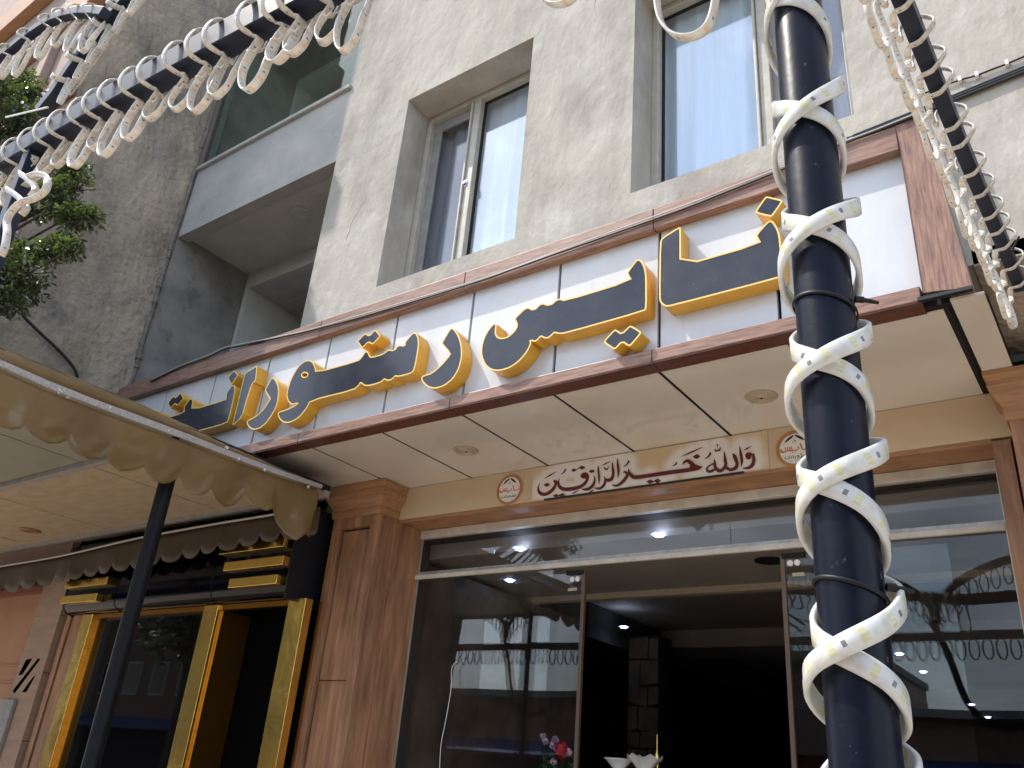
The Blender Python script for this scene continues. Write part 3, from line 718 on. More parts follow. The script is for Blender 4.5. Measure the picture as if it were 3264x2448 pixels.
pth = [onY(x, y, 3.49) for x, y in [(2940, 300), (3008, 273), (3060, 255), (3114, 240), (3160, 222), (3210, 203), (3300, 165)]]
w = MB(); w.tube(catmull(pth, 6), 0.005, 6); obj('cable', w, 'cable', t, smooth=True)
for x, y in [(3060, 255), (3114, 240), (3210, 203)]:
    p = onY(x, y, 3.485); w = MB(); w.box(p.x - .007, p.x + .007, 3.472, 3.499, p.z - .012, p.z + .014); obj('clip', w, 'tie_white', t)

# ================================================================== CANOPY SOFFIT
sf = thing('canopy_soffit', 'beige panelled soffit with black joints under the white sign box', 'soffit', (-3, 3.97, 3.567))
SX = [-7.2, -6.35, -5.68, -5.02, -4.37, -3.715, -3.06, -2.41, -1.77, -1.10, -0.43]
for a, b in zip(SX, SX[1:]):
    w = MB(); w.box(a + 0.010, b - 0.010, 3.498, 4.436, ZS, ZS + 0.004); obj('panel', w, 'soffit', sf)
w = MB(); w.box(-0.402, -0.275, 3.44, 4.22, ZS + .001, ZS + 0.012); obj('panel', w, 'soffit', sf)
w = MB(); w.box(-7.2, -0.27, 3.499, 4.60, ZS + 0.0125, ZS + 0.03); w.box(-7.2, -0.42, 3.4985, 4.44, ZS + 0.0046, ZS + 0.012); obj('backing', w, 'joint_black', sf)
def downlight(c, r, lab, m='lamp_plate'):
    t = thing('ceiling_light', lab, 'ceiling light', c)
    w = MB(); w.tube([c, c - V((0, 0, 0.008)), c - V((0, 0, 0.012))], [r, r * 0.99, r * 0.93], 32); obj('plate', w, m, t)
    w = MB(); z = c.z - 0.012
    for q in (0.8, 0.62, 0.44, 0.26):
        n = 28; b = len(w.v)
        for rr, dz in ((r * q, 0.0), (r * (q - 0.05), -0.004), (r * (q - 0.1), 0.0)):
            w.v += [V((c.x + rr * math.cos(2 * math.pi * k / n), c.y + rr * math.sin(2 * math.pi * k / n), z + dz)) for k in range(n)]
        for u in (0, 1):
            for k in range(n): w.f.append([b + u * n + k, b + u * n + (k + 1) % n, b + (u + 1) * n + (k + 1) % n, b + (u + 1) * n + k]); w.mi.append(0)
    obj('ridges', w, m, t)
    w = MB(); w.tube([V((c.x, c.y, z)), V((c.x, c.y, z - 0.006))], 0.006, 8); obj('screw', w, 'dark_print', t)
downlight(onZ(1486, 1434, ZS), 0.083, 'round ridged light plate in the beige soffit, left of the pole')
downlight(onZ(2427, 1262, ZS), 0.083, 'round ridged light plate in the beige soffit, next to the wrapped pole')

# ================================================================== SHOP FRONT
sh = thing('shop_front', 'restaurant front of cream beam, wooden lining and white framed glass', 'shop front', (-2.4, 4.6, 0))
w = MB(); w.box(-5.2, 0.6, YB, 4.60, 3.325, ZS - 0.003); obj('beam', w, 'cream', sh)
w = MB(); w.box(-4.40, -0.44, YB, 4.80, 3.312, 3.323); w.box(-4.40, -0.44, YB + 0.001, 4.445, 3.30, 3.312); obj('beam_lining', w, 'cap_wood', sh)
for a, b in ((-4.45, -4.40), (-0.44, -0.36)):
    w = MB(); w.box(a, b, 4.43, 4.72, 0, 3.311); obj('jamb_lining', w, 'pillar_wood', sh)
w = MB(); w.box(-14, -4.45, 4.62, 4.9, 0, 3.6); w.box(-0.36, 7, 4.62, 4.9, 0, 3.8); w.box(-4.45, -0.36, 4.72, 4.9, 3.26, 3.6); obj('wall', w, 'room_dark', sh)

def pillar(x0, x1, lab, bx):
    t = thing('wood_pillar', lab, 'pillar', ((x0 + x1) / 2, 4.34, 0))
    yf = 4.24; w = MB(); zt = 3.33; st = 0.085; pt = 3.245
    w.box(x0, x0 + st, yf, 4.43, 0, zt); w.box(x1 - st, x1, yf, 4.43, 0, zt)
    w.box(x0 + st, x1 - st, yf, 4.43, pt, zt); obj('shaft', w, 'pillar_wood', t, bev=0.004)
    for za, zb_ in ((0, 1.10), (1.104, 2.16), (2.164, pt - .016)):
        w = MB(); w.box(x0 + st + .016, x1 - st - .016, yf + 0.03, 4.40, za, zb_); obj('inset_panel', w, 'pillar_wood', t, bev=0.006)
    w = MB(); w.box(x0 + st + .001, x1 - st - .001, yf + 0.06, 4.38, 0, pt - .001); obj('shadow_gap', w, 'dark_groove', t)  # dark backing, groove shade round the panels put into its colour
    w = MB(); w.box(x0 - 0.0, x1 + bx, 4.431, 4.70, 0, 3.31); obj('reveal', w, 'pillar_wood', t)
    # capital: cove profile swept round three sides
    prof = [(0.012, 3.325), (0.016, 3.36), (0.014, 3.385), (0.026, 3.415), (0.05, 3.45), (0.062, 3.49), (0.060, 3.515), (0.07, 3.54), (0.072, 3.565)]
    w = MB(); n = len(prof)
    for o_, z in prof:
        w.v += [V((x0 - o_, 4.44, z)), V((x0 - o_, yf - o_, z)), V((x1 + o_, yf - o_, z)), V((x1 + o_, 4.44, z))]
    for i in range(n - 1):
        for k in range(3): w.f.append([i * 4 + k, i * 4 + k + 1, i * 4 + k + 5, i * 4 + k + 4]); w.mi.append(0)
    w.f.append([0, 3, 2, 1]); w.mi.append(0)
    obj('capital', w, 'cap_wood', t)
    return t
pillar(-4.87, -4.385, 'carved reddish wood pillar with capital left of the glass doors', 0.02)
pillar(-0.335, 0.20, 'wooden pillar with capital at the right edge behind the lit beam', 0.0)

# glass front
zt0, zt1, zh0, zh1 = 2.942, 2.993, 3.25, 3.309
w = MB(); w.box(-4.398, -0.445, 4.68, 4.73, zh0, zh1); w.box(-4.398, -4.372, 4.68, 4.73, 0, zh0); w.box(-0.47, -0.445, 4.68, 4.73, 0, zh0)
obj('outer_frame', w, 'frame_white', sh, bev=0.003)
w = MB(); w.box(-4.372, -0.47, 4.675, 4.70, zt0 - .004, zt0 + 0.026); obj('transom_bar', w, 'frame_white', sh, bev=0.002)
w = MB(); w.box(-4.372, -0.47, 4.69, 4.735, zt0 + 0.028, zt1); obj('door_track', w, 'alu', sh, bev=0.002)
xs = [-4.372, -3.95, -3.66, -2.95, -1.9, -1.2, -0.47]
for k, (a, b) in enumerate(zip(xs, xs[1:])):
    w = MB(); w.box(a + .002, b - .002, 4.704, 4.71, zt1, zh0); obj('transom_pane', w, 'glass', sh)
w = MB(); w.box(-4.372, -3.15, 4.704, 4.71, 0.05, zt0 - .004); obj('fixed_pane', w, 'glass', sh)
w = MB(); w.box(-1.42, -0.47, 4.704, 4.71, 0.05, zt0 - .004); obj('fixed_pane', w, 'glass', sh)
def slider(x0, x1, edge, lab):
    t = thing('sliding_door', lab, 'glass door', ((x0 + x1) / 2, 4.74, 0.02))
    w = MB(); w.box(x0, x1, 4.745, 4.753, 0.03, zt0 - 0.03); obj('pane', w, 'glass', t)
    ex = x0 if edge < 0 else x1
    w = MB(); w.box(ex - 0.012, ex + 0.012, 4.738, 4.762, 0.03, zt0 - 0.02); obj('edge_profile', w, 'pillar_edge', t)
    for q in (0.045, 0.085):
        xx = ex - edge * (q + 0.0)
        w = MB(); c = V((xx, 4.744, zt0 - 0.075)); w.tube([c, c - V((0, 0.012, 0)), c - V((0, 0.014, 0))], [0.017, 0.017, 0.012], 16); obj('roller', w, 'white_print', t)
    w = MB(); w.box(min(ex, ex - edge * 0.13), max(ex, ex - edge * 0.13), 4.725, 4.744, zt0 - 0.045, zt0 - 0.02); obj('hanger', w, 'joint_black', t)
    w = MB(); w.box(min(ex - edge * .05, ex - edge * 0.12), max(ex - edge * .05, ex - edge * 0.12), 4.7435, 4.7445, zt0 - 0.15, zt0 - 0.13); obj('sticker', w, 'lamp_plate', t)
M['pillar_edge'] = mat('pillar_edge', (0.13, 0.085, 0.055), 0.4, 0.5, metal=0.3)
slider(-3.72, -2.93, 1, 'sliding glass door leaf pushed left beside the dark opening')
slider(-1.61, -0.75, -1, 'sliding glass door leaf pushed right, behind the wrapped pole')
w = MB(); w.tube(catmull([onY(1755 - 300, 2110, 4.66) * 1.0, onY(1440, 2130, 4.66), onY(1437, 2200, 4.66), onY(1420, 2300, 4.66), onY(1405, 2380, 4.66), onY(1400, 2500, 4.66)], 5), 0.0025, 5)
obj('string', w, 'tie_white', smooth=True, label='thin white string hanging in front of the left glass pane', cat='string')

# interior
ro = thing('dining_room', 'dark dining room seen through the restaurant glass', 'room', (-2.4, 10, 0))
w = MB(); w.box(-6.3, -6.1, 4.9, 17, 0, 3.4); w.box(1.5, 1.7, 4.9, 17, 0, 3.4); w.box(-6.3, 1.7, 17, 17.2, 0, 3.4); obj('wall', w, 'room_brown', ro) if False else None
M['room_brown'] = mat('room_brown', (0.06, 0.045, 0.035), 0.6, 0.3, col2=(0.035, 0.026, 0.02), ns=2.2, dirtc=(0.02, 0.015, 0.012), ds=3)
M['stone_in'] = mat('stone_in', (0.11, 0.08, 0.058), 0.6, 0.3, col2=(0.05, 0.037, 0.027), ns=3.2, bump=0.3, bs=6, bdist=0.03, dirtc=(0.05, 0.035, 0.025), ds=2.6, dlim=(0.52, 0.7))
M['room_ceil'] = mat('room_ceil', (0.30, 0.27, 0.24), 0.7, 0.3, col2=(0.25, 0.22, 0.20), ns=2)
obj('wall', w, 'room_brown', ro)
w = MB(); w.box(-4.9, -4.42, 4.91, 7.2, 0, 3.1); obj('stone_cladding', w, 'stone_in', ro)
w = MB()
cx0, cx1 = -5.2, 0.6
w.box(-6.3, cx0, 4.9, 17, 3.15, 3.4); w.box(cx1, 1.7, 4.9, 17, 3.15, 3.4); w.box(cx0, cx1, 4.9, 6.3, 3.15, 3.4); w.box(cx0, cx1, 13.8, 17, 3.15, 3.4); w.box(cx0, cx1, 6.3, 13.8, 3.34, 3.4)
w.box(cx0, cx1, 9.0, 9.8, 3.15, 3.339)
obj('ceiling', w, 'room_ceil', ro)
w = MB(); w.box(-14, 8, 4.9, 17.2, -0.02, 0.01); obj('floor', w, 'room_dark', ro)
w = MB()
for (a, b, c, d) in ((cx0, cx1, 6.3, 6.38), (cx0, cx0 + .08, 6.38, 9), (cx1 - .08, cx1, 6.38, 9)): w.box(a, b, c, d, 3.10, 3.149)
obj('cornice', w, 'lamp_plate', ro)
# cracked-stone column: mortar-dark core with separate stones
cc = onY(2050, 2300, 8.2)
w = MB(); w.box(cc.x - .17, cc.x + .17, 8.2, 8.5, 0, 3.14); obj('column_core', w, 'joint_black', ro)
random.seed(12); z = 0.2
while z < 3.0:
    h = random.uniform(0.16, 0.3); xm = random.uniform(-0.06, 0.06)
    for a, b in ((-0.168, xm - .008), (xm + .008, 0.168)):
        j = [random.uniform(-.05, .05) for _ in range(4)]
        w = MB(); w.prism([V((cc.x + a, 8.185, z + .008 + j[0] * (a < -.1))), V((cc.x + b, 8.185, z + .008 + j[1] * .6)), V((cc.x + b, 8.185, z + h - .008 + j[2] * .4)), V((cc.x + a, 8.185, z + h - .008))], (0, 0.02, 0)); obj('stone', w, 'stone_in', ro)
    z += h
def spot(c, lab):
    t = thing('spotlight', lab, 'spotlight', c, 'lit bluish downlights inside the restaurant ceiling')
    w = MB(); n = 20; z = c.z - 0.002
    w.v += [V((c.x + r * math.cos(2 * math.pi * k / n), c.y + r * math.sin(2 * math.pi * k / n), z)) for r in (0.033, 0.052) for k in range(n)]
    for k in range(n): w.f.append([k, (k + 1) % n, n + (k + 1) % n, n + k]); w.mi.append(0)
    obj('ring', w, 'lamp_ring', t)
    w = MB(); w.tube([c - V((0, 0, 0.001)), c - V((0, 0, 0.012))], 0.030, 16); obj('lens', w, 'lamp_glow', t)
SP = [((1657, 1747), 'lit spotlight behind the transom, leftmost of two above the left doors'), ((2100, 1703), 'lit spotlight behind the transom nearest the verse banner'),
      ((1625, 1848), 'lit spotlight just under the transom in the left pane'), ((1988, 1997), 'lit spotlight in the dark opening near the ceiling step'),
      ((2366, 2233), 'small lit spotlight low in the dark opening, larger of two'), ((2464, 2268), 'tiny lit spotlight deep in the dark opening'),
      ((2867, 2083), 'lit spotlight right of the pole, highest in the right pane'), ((2943, 2140), 'lit spotlight right of the pole, second from the top'),
      ((3097, 2245), 'lit spotlight deep in the right pane, third from the top'), ((3149, 2285), 'lit spotlight deep in the right pane, lowest one'), ((3262, 1645), 'lit spotlight at the far right behind the transom')]
for (x, y), lab in SP: spot(onZ(x, y, 3.15), lab)
for p, n_l in (((2452, 1785), 'dark round speaker grille in the ceiling of the dark opening'),):
    c = onZ(*p, 3.15); w = MB(); w.tube([c, c - V((0, 0, .01))], 0.10, 24); obj('ceiling_speaker', w, 'joint_black', label=n_l, cat='speaker')
# counter items at the bottom edge
zc = onY(2000, 2448, 5.6).z
w = MB(); w.box(-4.3, -1.6, 5.3, 5.9, 0, 1.38); obj('counter', w, 'room_brown', label='dark counter just inside the restaurant doors', cat='counter')
def lathe(mb, c, prof, n=20):
    b = len(mb.v)
    for r, z in prof: mb.v += [V((c.x + r * math.cos(2 * math.pi * k / n), c.y + r * math.sin(2 * math.pi * k / n), c.z + z)) for k in range(n)]
    for i in range(len(prof) - 1):
        for k in range(n): mb.f.append([b + i * n + k, b + i * n + (k + 1) % n, b + (i + 1) * n + (k + 1) % n, b + (i + 1) * n + k]); mb.mi.append(0)
    return mb
p = onY(1972, 2418, 5.5); base = V((p.x, 5.5, 1.38)); hh = p.z - 1.38
obj('bowl', lathe(MB(), base, [(0.0, 0.0), (0.04, 0.0), (0.04, 0.01), (0.03, hh - 0.07), (0.09, hh - 0.01), (0.105, hh), (0.095, hh), (0.03, hh - 0.05), (0.0, hh - 0.055)]), 'porcelain', smooth=True, label='white footed bowl on the counter inside the doors', cat='bowl')
p = onY(2055, 2412, 5.5); base = V((p.x, 5.5, 1.38)); hh = p.z - 1.38
mb = lathe(MB(), base, [(0.0, 0.0), (0.05, 0.0), (0.05, 0.01), (0.04, hh - 0.09), (0.08, hh - 0.03), (0.12, hh)], 24)
for i, v in enumerate(mb.v):
    if v.z > base.z + hh - 0.04: v.z += 0.015 * math.sin(i * 1.57 * 1.0)
obj('fluted_dish', mb, 'porcelain', smooth=True, label='pale blue fluted dish on the counter beside the brass lamp', cat='dish')
p = onY(2095, 2340, 5.6); q = onY(2092, 2448, 5.6)
t = thing('brass_lamp', 'ornate brass table lamp stem with fringed disc on the counter', 'table lamp', (p.x, 5.6, 1.38))
b0 = V((p.x, 5.6, 1.38)); H = p.z - 1.38
obj('stem', lathe(MB(), b0, [(0.07, 0), (0.07, .02), (0.015, .05), (0.03, H * .3), (0.012, H * .35), (0.025, H * .5), (0.01, H * .6), (0.02, H * .78), (0.006, H * .84), (0.004, H)], 12), 'gold', t, smooth=True)
obj('disc', lathe(MB(), b0, [(0.02, H * .60), (0.085, H * .56), (0.09, H * .54), (0.02, H * .57)], 18), 'gold_dark', t, smooth=True)
obj('bulb', lathe(MB(), b0, [(0.0, H * .48), (0.02, H * .52), (0.022, H * .56), (0.0, H * .6)], 12), 'porcelain', t, smooth=True)
# flowers
t = thing('flower_pot', 'pot of pink flowers with one large red bloom behind the glass', 'flowers', V((onY(1765, 2400, 5.45).x, 5.45, 1.38)))
b0 = Vector(t.location); obj('pot', lathe(MB(), b0, [(0.0, 0), (0.06, 0), (0.08, .10), (0.07, .10)]), 'red', t)
def blob(mb, c, r, n=9, sp=1.0):
    for i in range(n * 6):
        d = V((random.gauss(0, 1), random.gauss(0, 1), random.gauss(0, 1))).normalized()
        p0 = c + d * r * random.uniform(0.5, 1); a = d.orthogonal().normalized(); bb = d.cross(a); s_ = r * 0.45 * sp
        mb.quad(p0 - a * s_, p0 - bb * s_ + d * s_ * .3, p0 + a * s_, p0 + bb * s_)
fm = MB()
for i in range(40): blob(fm, b0 + V((random.uniform(-.12, .14), random.uniform(-.08, .08), random.uniform(.06, .42))), 0.03, 2)
obj('foliage', fm, 'green_dark', t, kind='stuff')
for x, y in ((1738, 2362), (1763, 2375), (1770, 2358), (1775, 2383), (1733, 2350), (1812, 2395), (1765, 2430)):
    fm = MB(); blob(fm, onY(x, y, 5.40), 0.028, 4); obj('blossom', fm, 'flower_pink', t)
fm = MB(); blob(fm, onY(1792, 2393, 5.38), 0.055, 6); obj('red_bloom', fm, 'red', t)
#@@PART3
# ================================================================== VERSE BANNER AND LOGOS
E_ = (1560, 1400, .1989); F_ = (1960, 1360, .2170)
def stroke(mb, pts, Y, off, th=0.002, k=1.0, cr_=E_, to=None, cap=True):
    """brush stroke of varying width, pts (x, y, w) in photo crop units, as one closed flat outline"""
    P, Wd = [], []
    for x, y, w_ in pts:
        q = onY(cr_[0] + x * cr_[2], cr_[1] + y * cr_[2], Y)
        P.append(V((q.x, 0, q.z)))
        sc = (onY(cr_[0] + x * cr_[2], cr_[1] + (y + 50) * cr_[2], Y) - q).length / 50
        Wd.append(V((w_ * sc * k, 0, 0)))
    if to: P = [to(p) for p in P]; Wd = [w_ * to.s for w_ in Wd]
    if len(P) > 2: P, Wd = catmull(P, 5, Wd)
    L, R = [], []
    for i, p in enumerate(P):
        T = (P[min(i + 1, len(P) - 1)] - P[max(i - 1, 0)])
        T = T.normalized() if T.length > 1e-9 else V((1, 0, 0)); N = V((-T.z, 0, T.x)); h = max(Wd[i].x, 0.0006) / 2
        L.append(p + N * h); R.append(p - N * h)
    y = Y - off
    for i in range(len(P) - 1):
        a, b, c, d = [V((q.x, y, q.z)) for q in (L[i], R[i], R[i + 1], L[i + 1])]
        nrm = (b - a).cross(c - a)
        if nrm.y > 0: mb.quad(a, d, c, b)
        else: mb.quad(a, b, c, d)
def dia(cx, cy, w_, h_): return [(cx - w_ / 2, cy, 3), (cx, cy, h_), (cx + w_ / 2, cy, 3)]
VERSE = [  # word groups, in crop E or F units
 (E_, [[(810,700,5),(783,780,28),(800,850,50),(870,885,54),(960,855,62),(1030,790,62),(1062,720,52),(1048,665,12)], [(1030,665,36),(1075,690,50),(1112,725,40)],
       [(1125,630,6),(1108,700,34),(1125,760,52),(1190,800,58),(1300,800,62),(1440,770,60),(1530,710,56),(1572,640,50),(1572,580,46),(1530,545,40)], [(1462,600,24),(1500,585,92),(1545,590,96),(1575,620,40)],
       dia(1357,498,84,58), dia(1487,458,108,62), [(1385,497,12),(1440,470,14)], dia(925,735,100,66), dia(1075,908,106,58), dia(1168,898,100,62), [(1110,905,14),(1140,900,16)]]),
 (E_, [[(1682,588,8),(1692,650,32),(1670,730,52),(1610,790,52),(1540,808,40),(1472,798,5)], dia(1646,518,90,60)]),
 (E_, [[(1750,425,6),(1755,500,32),(1765,620,36),(1766,732,6)]]),
 (E_, [[(1842,600,10),(1856,650,36),(1840,730,52),(1790,780,46),(1740,790,36),(1668,778,5)]]),
 (E_, [[(1972,368,6),(1980,450,36),(1988,560,46),(1960,640,62),(1900,660,52),(1850,640,26)]]),
 (E_, [[(2058,312,6),(2065,420,40),(2075,530,40),(2066,632,5)]]),
 (E_, [[(1797,425,5),(1870,390,24),(1942,355,5)], [(1838,450,10),(1860,478,26),(1890,482,24),(1914,435,10)], [(885,630,5),(980,575,26),(1076,520,5)], [(1148,560,5),(1190,535,24),(1218,500,28),(1205,480,18)], [(1325,875,5),(1375,850,26),(1432,824,5)], [(1595,860,5),(1640,835,26),(1682,813,5)]]),
 (F_, [[(-45,852,5),(0,868,28),(50,862,38),(110,820,52),(165,755,52),(190,700,42),(150,668,26),(128,675,10)]]),
 (F_, [[(205,620,6),(215,670,30),(250,722,52),(310,750,58),(500,725,58),(800,680,58),(1100,640,60),(1230,615,60),(1288,590,14)], [(1000,568,6),(1028,528,40),(1075,507,46),(1120,535,56),(1170,582,60),(1245,605,46)], [(1110,590,36),(1160,612,70)]]),
 (F_, [dia(1201,440,108,76), dia(520,808,106,66), dia(626,797,102,70), [(560,808,14),(595,802,16)], [(975,442,5),(1130,375,27),(1294,302,5)], [(848,582,5),(885,562,20),(908,540,24),(895,528,12)], [(128,592,5),(175,560,22),(204,518,28),(190,502,12)]]),
 (F_, [[(1460,472,6),(1470,540,34),(1478,600,44),(1530,650,52),(1585,635,52),(1630,570,44),(1622,480,42),(1607,362,8)], [(1462,545,24),(1400,572,20),(1355,620,30),(1375,660,36),(1430,655,44),(1478,620,30)]]),
 (F_, [[(1738,402,14),(1768,450,56),(1800,540,44),(1780,610,58),(1700,638,46),(1632,600,40)]]),
 (F_, [[(1832,282,5),(1850,400,42),(1866,500,42),(1858,592,5)]]),
 (F_, [[(1930,400,40),(1975,430,118),(2010,440,60)], [(2030,400,30),(2045,490,46),(2020,570,58),(1960,610,46),(1875,616,5)]]),
 (F_, [[(1475,335,12),(1490,366,24),(1520,352,20),(1545,352,26),(1556,308,12)], [(1505,262,12),(1515,300,10)], [(1322,482,5),(1375,450,24),(1408,405,30),(1395,385,12)], [(1896,358,6),(1950,330,24),(2014,294,5)], [(1508,262,14),(1516,282,20),(1518,300,8)]]),
]
YV = YB - 0.006
bn = thing('verse_banner', 'pale banner with dark red Arabic calligraphy above the glass doors', 'banner', (onY(2000, 1560, YV).x, YV, 3.33))
# printed board with a whitish halo round the letters fading into cream
cl, crt = onY(1700, 1500, YV).x, onY(2452, 1500, YV).x
zb, zt_ = 3.332, ZS - 0.006
pts = []
for c_, grp in VERSE:
    for s_ in grp:
        for q in s_:
            p = onY(c_[0] + q[0] * c_[2], c_[1] + q[1] * c_[2], YV); pts.append((p.x, p.z))
nx, nzv = 150, 30
me = bpy.data.meshes.new('board'); vs, fs, cols = [], [], []
b0 = wloc(bn)
for i in range(nx + 1):
    for k in range(nzv + 1):
        x = cl + (crt - cl) * i / nx; z = zb + (zt_ - zb) * k / nzv
        d = min((x - a) ** 2 + (z - b) ** 2 for a, b in pts) ** 0.5
        h = max(0, min(1, (0.088 - d) / 0.065)); vs.append((x - b0.x, 0.001, z - b0.z)); cols.append(h * h * (3 - 2 * h))
for i in range(nx):
    for k in range(nzv):
        a = i * (nzv + 1) + k; fs.append([a, a + nzv + 1, a + nzv + 2, a + 1])
me.from_pydata(vs, [], fs)
ca = me.attributes.new('halo', 'FLOAT', 'POINT'); ca.data.foreach_set('value', cols)
m = mat('banner_print', (0.5, 0.4, 0.3), 0.3, 0.4); t_ = m.node_tree
at_ = t_.nodes.new('ShaderNodeAttribute'); at_.attribute_name = 'halo'
x_ = t_.nodes.new('ShaderNodeMix'); x_.data_type = 'RGBA'; x_.inputs[6].default_value = (0.62, 0.48, 0.31, 1); x_.inputs[7].default_value = (0.77, 0.75, 0.73, 1)
t_.links.new(at_.outputs['Fac'], x_.inputs[0]); t_.links.new(x_.outputs[2], t_.nodes['Principled BSDF'].inputs['Base Color'])
me.materials.append(m); o = bpy.data.objects.new('board', me); COL.objects.link(o); o.parent = bn
w = MB(); w.box(cl, crt, YV + 0.0015, YB - 0.0005, zb, zt_); obj('board_core', w, 'cream', bn)
w = MB(); w.box(onY(1735, 1600, YV).x, onY(2372, 1505, YV).x, YV - 0.004, YV + 0.0008, 3.318, 3.331); obj('lower_edge', w, 'dark_print', bn)
for gi, (c_, grp) in enumerate(VERSE):
    for si, s_ in enumerate(grp):
        mb = MB(); stroke(mb, s_, YV, 0.0012 + 0.0004 * (si + (gi % 3) * 8), k=1.0, cr_=c_); obj('letter_stroke', mb, 'maroon', bn)
def logo(cpx, lab, k=1.0):
    c = onY(*cpx, YV); ref = onY(E_[0] + 322 * E_[2], E_[1] + 806 * E_[2], YV)
    R = 0.5 * (onY(E_[0] + 322 * E_[2], E_[1] + 563 * E_[2], YV) - onY(E_[0] + 322 * E_[2], E_[1] + 1049 * E_[2], YV)).length * 0.97
    t = thing('round_logo', lab, 'logo sign', V((c.x, YV, c.z)))
    def disc(r0, r1, off, name, m_):
        mb = MB(); n = 56
        o_ = [V((c.x + r0 * math.cos(2 * math.pi * i / n), YV - off, c.z + r0 * math.sin(2 * math.pi * i / n))) for i in range(n)]
        if r1: h_ = [[V((c.x + r1 * math.cos(2 * math.pi * i / n), YV - off, c.z + r1 * math.sin(2 * math.pi * i / n))) for i in range(n)]]
        else: h_ = []
        mb.prism(o_, (0, 0.0008, 0), holes=h_); obj(name, mb, m_, t)
    disc(R, 0.0, 0.001, 'disc', 'white_print'); disc(R, R * 0.875, 0.0022, 'orange_ring', 'orange_print'); disc(R * 0.86, R * 0.835, 0.0024, 'dark_ring', 'dark_print')
    def to(p): return V((c.x + (p.x - ref.x), 0, c.z + (p.z - ref.z)))
    to.s = 1.0
    def grp(name, m_, S_):
        mb = MB()
        for i, s_ in enumerate(S_): stroke(mb, s_, YV, 0.0024 + i * 0.00012, to=to)
        obj(name, mb, m_, t)
    grp('skewer', 'dark_print', [[(204,750,3),(232,722,4)], [(230,722,10),(250,700,26),(285,668,30),(312,645,26),(328,630,8)]])
    grp('skewer', 'dark_print', [[(452,712,3),(428,692,4)], [(428,692,10),(405,675,28),(375,650,30),(352,634,20),(342,628,6)]])
    grp('flame', 'orange_print', [[(310,705,3),(306,720,9),(314,732,4)], [(326,672,2),(318,695,8),(332,708,8),(326,718,4)], [(334,690,3),(344,712,9),(338,728,4)]])
    grp('upper_word', 'orange_print', [[(172,812,16),(170,835,26),(190,855,24),(213,845,18),(222,825,10),(220,792,12)], [(222,840,13),(300,832,13),(345,822,13),(358,800,16),(352,782,12)], [(243,790,12),(246,834,12)], [(264,785,12),(268,832,12)], [(284,780,12),(288,830,12)],
       [(374,745,6),(384,750,18),(392,790,16),(396,822,14),(440,812,12),(478,800,13),(482,775,14),(474,768,8)], dia(462,744,18,16), dia(290,858,18,15), dia(316,856,18,15)])
    grp('lower_word', 'dark_print', [[(203,912,7),(200,938,9),(222,942,8),(244,936,8),(245,908,8)], [(222,912,5),(226,902,6)], [(264,905,8),(266,930,9),(258,942,5)], dia(258,893,10,9), [(284,896,9),(288,938,9)], [(304,908,7),(310,925,9),(298,944,4)],
       [(330,898,12),(340,908,14),(338,926,9),(322,945,4)], [(352,918,7),(356,926,8),(374,924,8),(376,886,8)], [(376,922,7),(392,918,8),(393,900,7)], [(392,918,7),(406,914,8),(406,896,7)], [(424,880,8),(427,902,9),(420,922,4)], dia(372,878,16,8)])
    grp('small_mark', 'dark_print', [[(238,984,1),(252,981,5),(270,979,3)], [(340,968,3),(358,965,5),(380,964,1)]])
    grp('tiny_number', 'orange_print', [[(282,978,3),(284,968,4)], [(294,976,4),(300,968,4),(302,976,4)], [(312,974,4),(318,966,4)], [(328,972,3),(329,962,3)]])
logo((1624, 1560.5), 'round restaurant logo left of the red calligraphy on the cream beam')
lx = onY(2474, 1430, YV).x
R_ = 0.5 * (onY(1624, 1512, YV) - onY(1624, 1608.6, YV)).length * 0.97
q2 = V((lx + R_, YV, onY(2520, 1432, YV).z)) - CP
logo((1632 + FPX * q2.dot(RT) / q2.dot(FW), 1224 - FPX * q2.dot(UP) / q2.dot(FW)), 'round restaurant logo partly hidden behind the wrapped pole')

# ================================================================== LEFT SHOP
st = thing('stone_pilaster', 'pinkish stone pilaster with three diagonal slots at the far left', 'pilaster', (-8.53, 4.2, 0))
zj = [0, 0.45, 1.05, 1.62, 2.20, 2.72, 3.26]
slots_px = px(0, 1800, .3906, [(215,775),(265,765),(180,900),(150,900)]), px(0, 1800, .3906, [(310,765),(330,770),(120,1050),(103,1030)]), px(0, 1800, .3906, [(270,915),(290,905),(215,1040),(180,1040)])
SL = [[onY(x, y, 4.1) for x, y in s_] for s_ in slots_px]
for a, b in zip(zj, zj[1:]):
    hs = [s_ for s_ in SL if min(p.z for p in s_) > a + .01 and max(p.z for p in s_) < b - .01]
    if a == 1.62: hs = []
    w = MB(); x0, x1 = -8.785, -8.30
    w.prism([V((x0, 4.1, a + .003)), V((x1, 4.1, a + .003)), V((x1, 4.1, b - .003)), V((x0, 4.1, b - .003))], (0, 0.12, 0), holes=[[V(p) for p in h] for h in hs]); obj('stone_block', w, 'stone_pil', st, bev=0 if hs else 0.003)
zmin, zmax = min(p.z for s_ in SL for p in s_), max(p.z for s_ in SL for p in s_)
w = MB()
for s_ in SL: w.prism([V((p.x, 4.0985, p.z)) for p in s_], (0, 0.002, 0))  # thin dark plates painting the shade inside the slots
obj('slot_shade', w, 'dark_groove', st) if 'dark_groove' in M else None
M['dark_groove'] = mat('dark_groove', (0.05, 0.035, 0.028), 0.9, 0.1)
obj('slot_shade', w, 'dark_groove', st)
w = MB(); w.box(-8.78, -8.31, 4.221, 4.5, 0, 3.3); obj('core', w, 'dark_groove', st)
t = thing('fluted_post', 'fluted reddish wood lining between stone pilaster and gold frame', 'pillar', (-8.05, 4.3, 0))
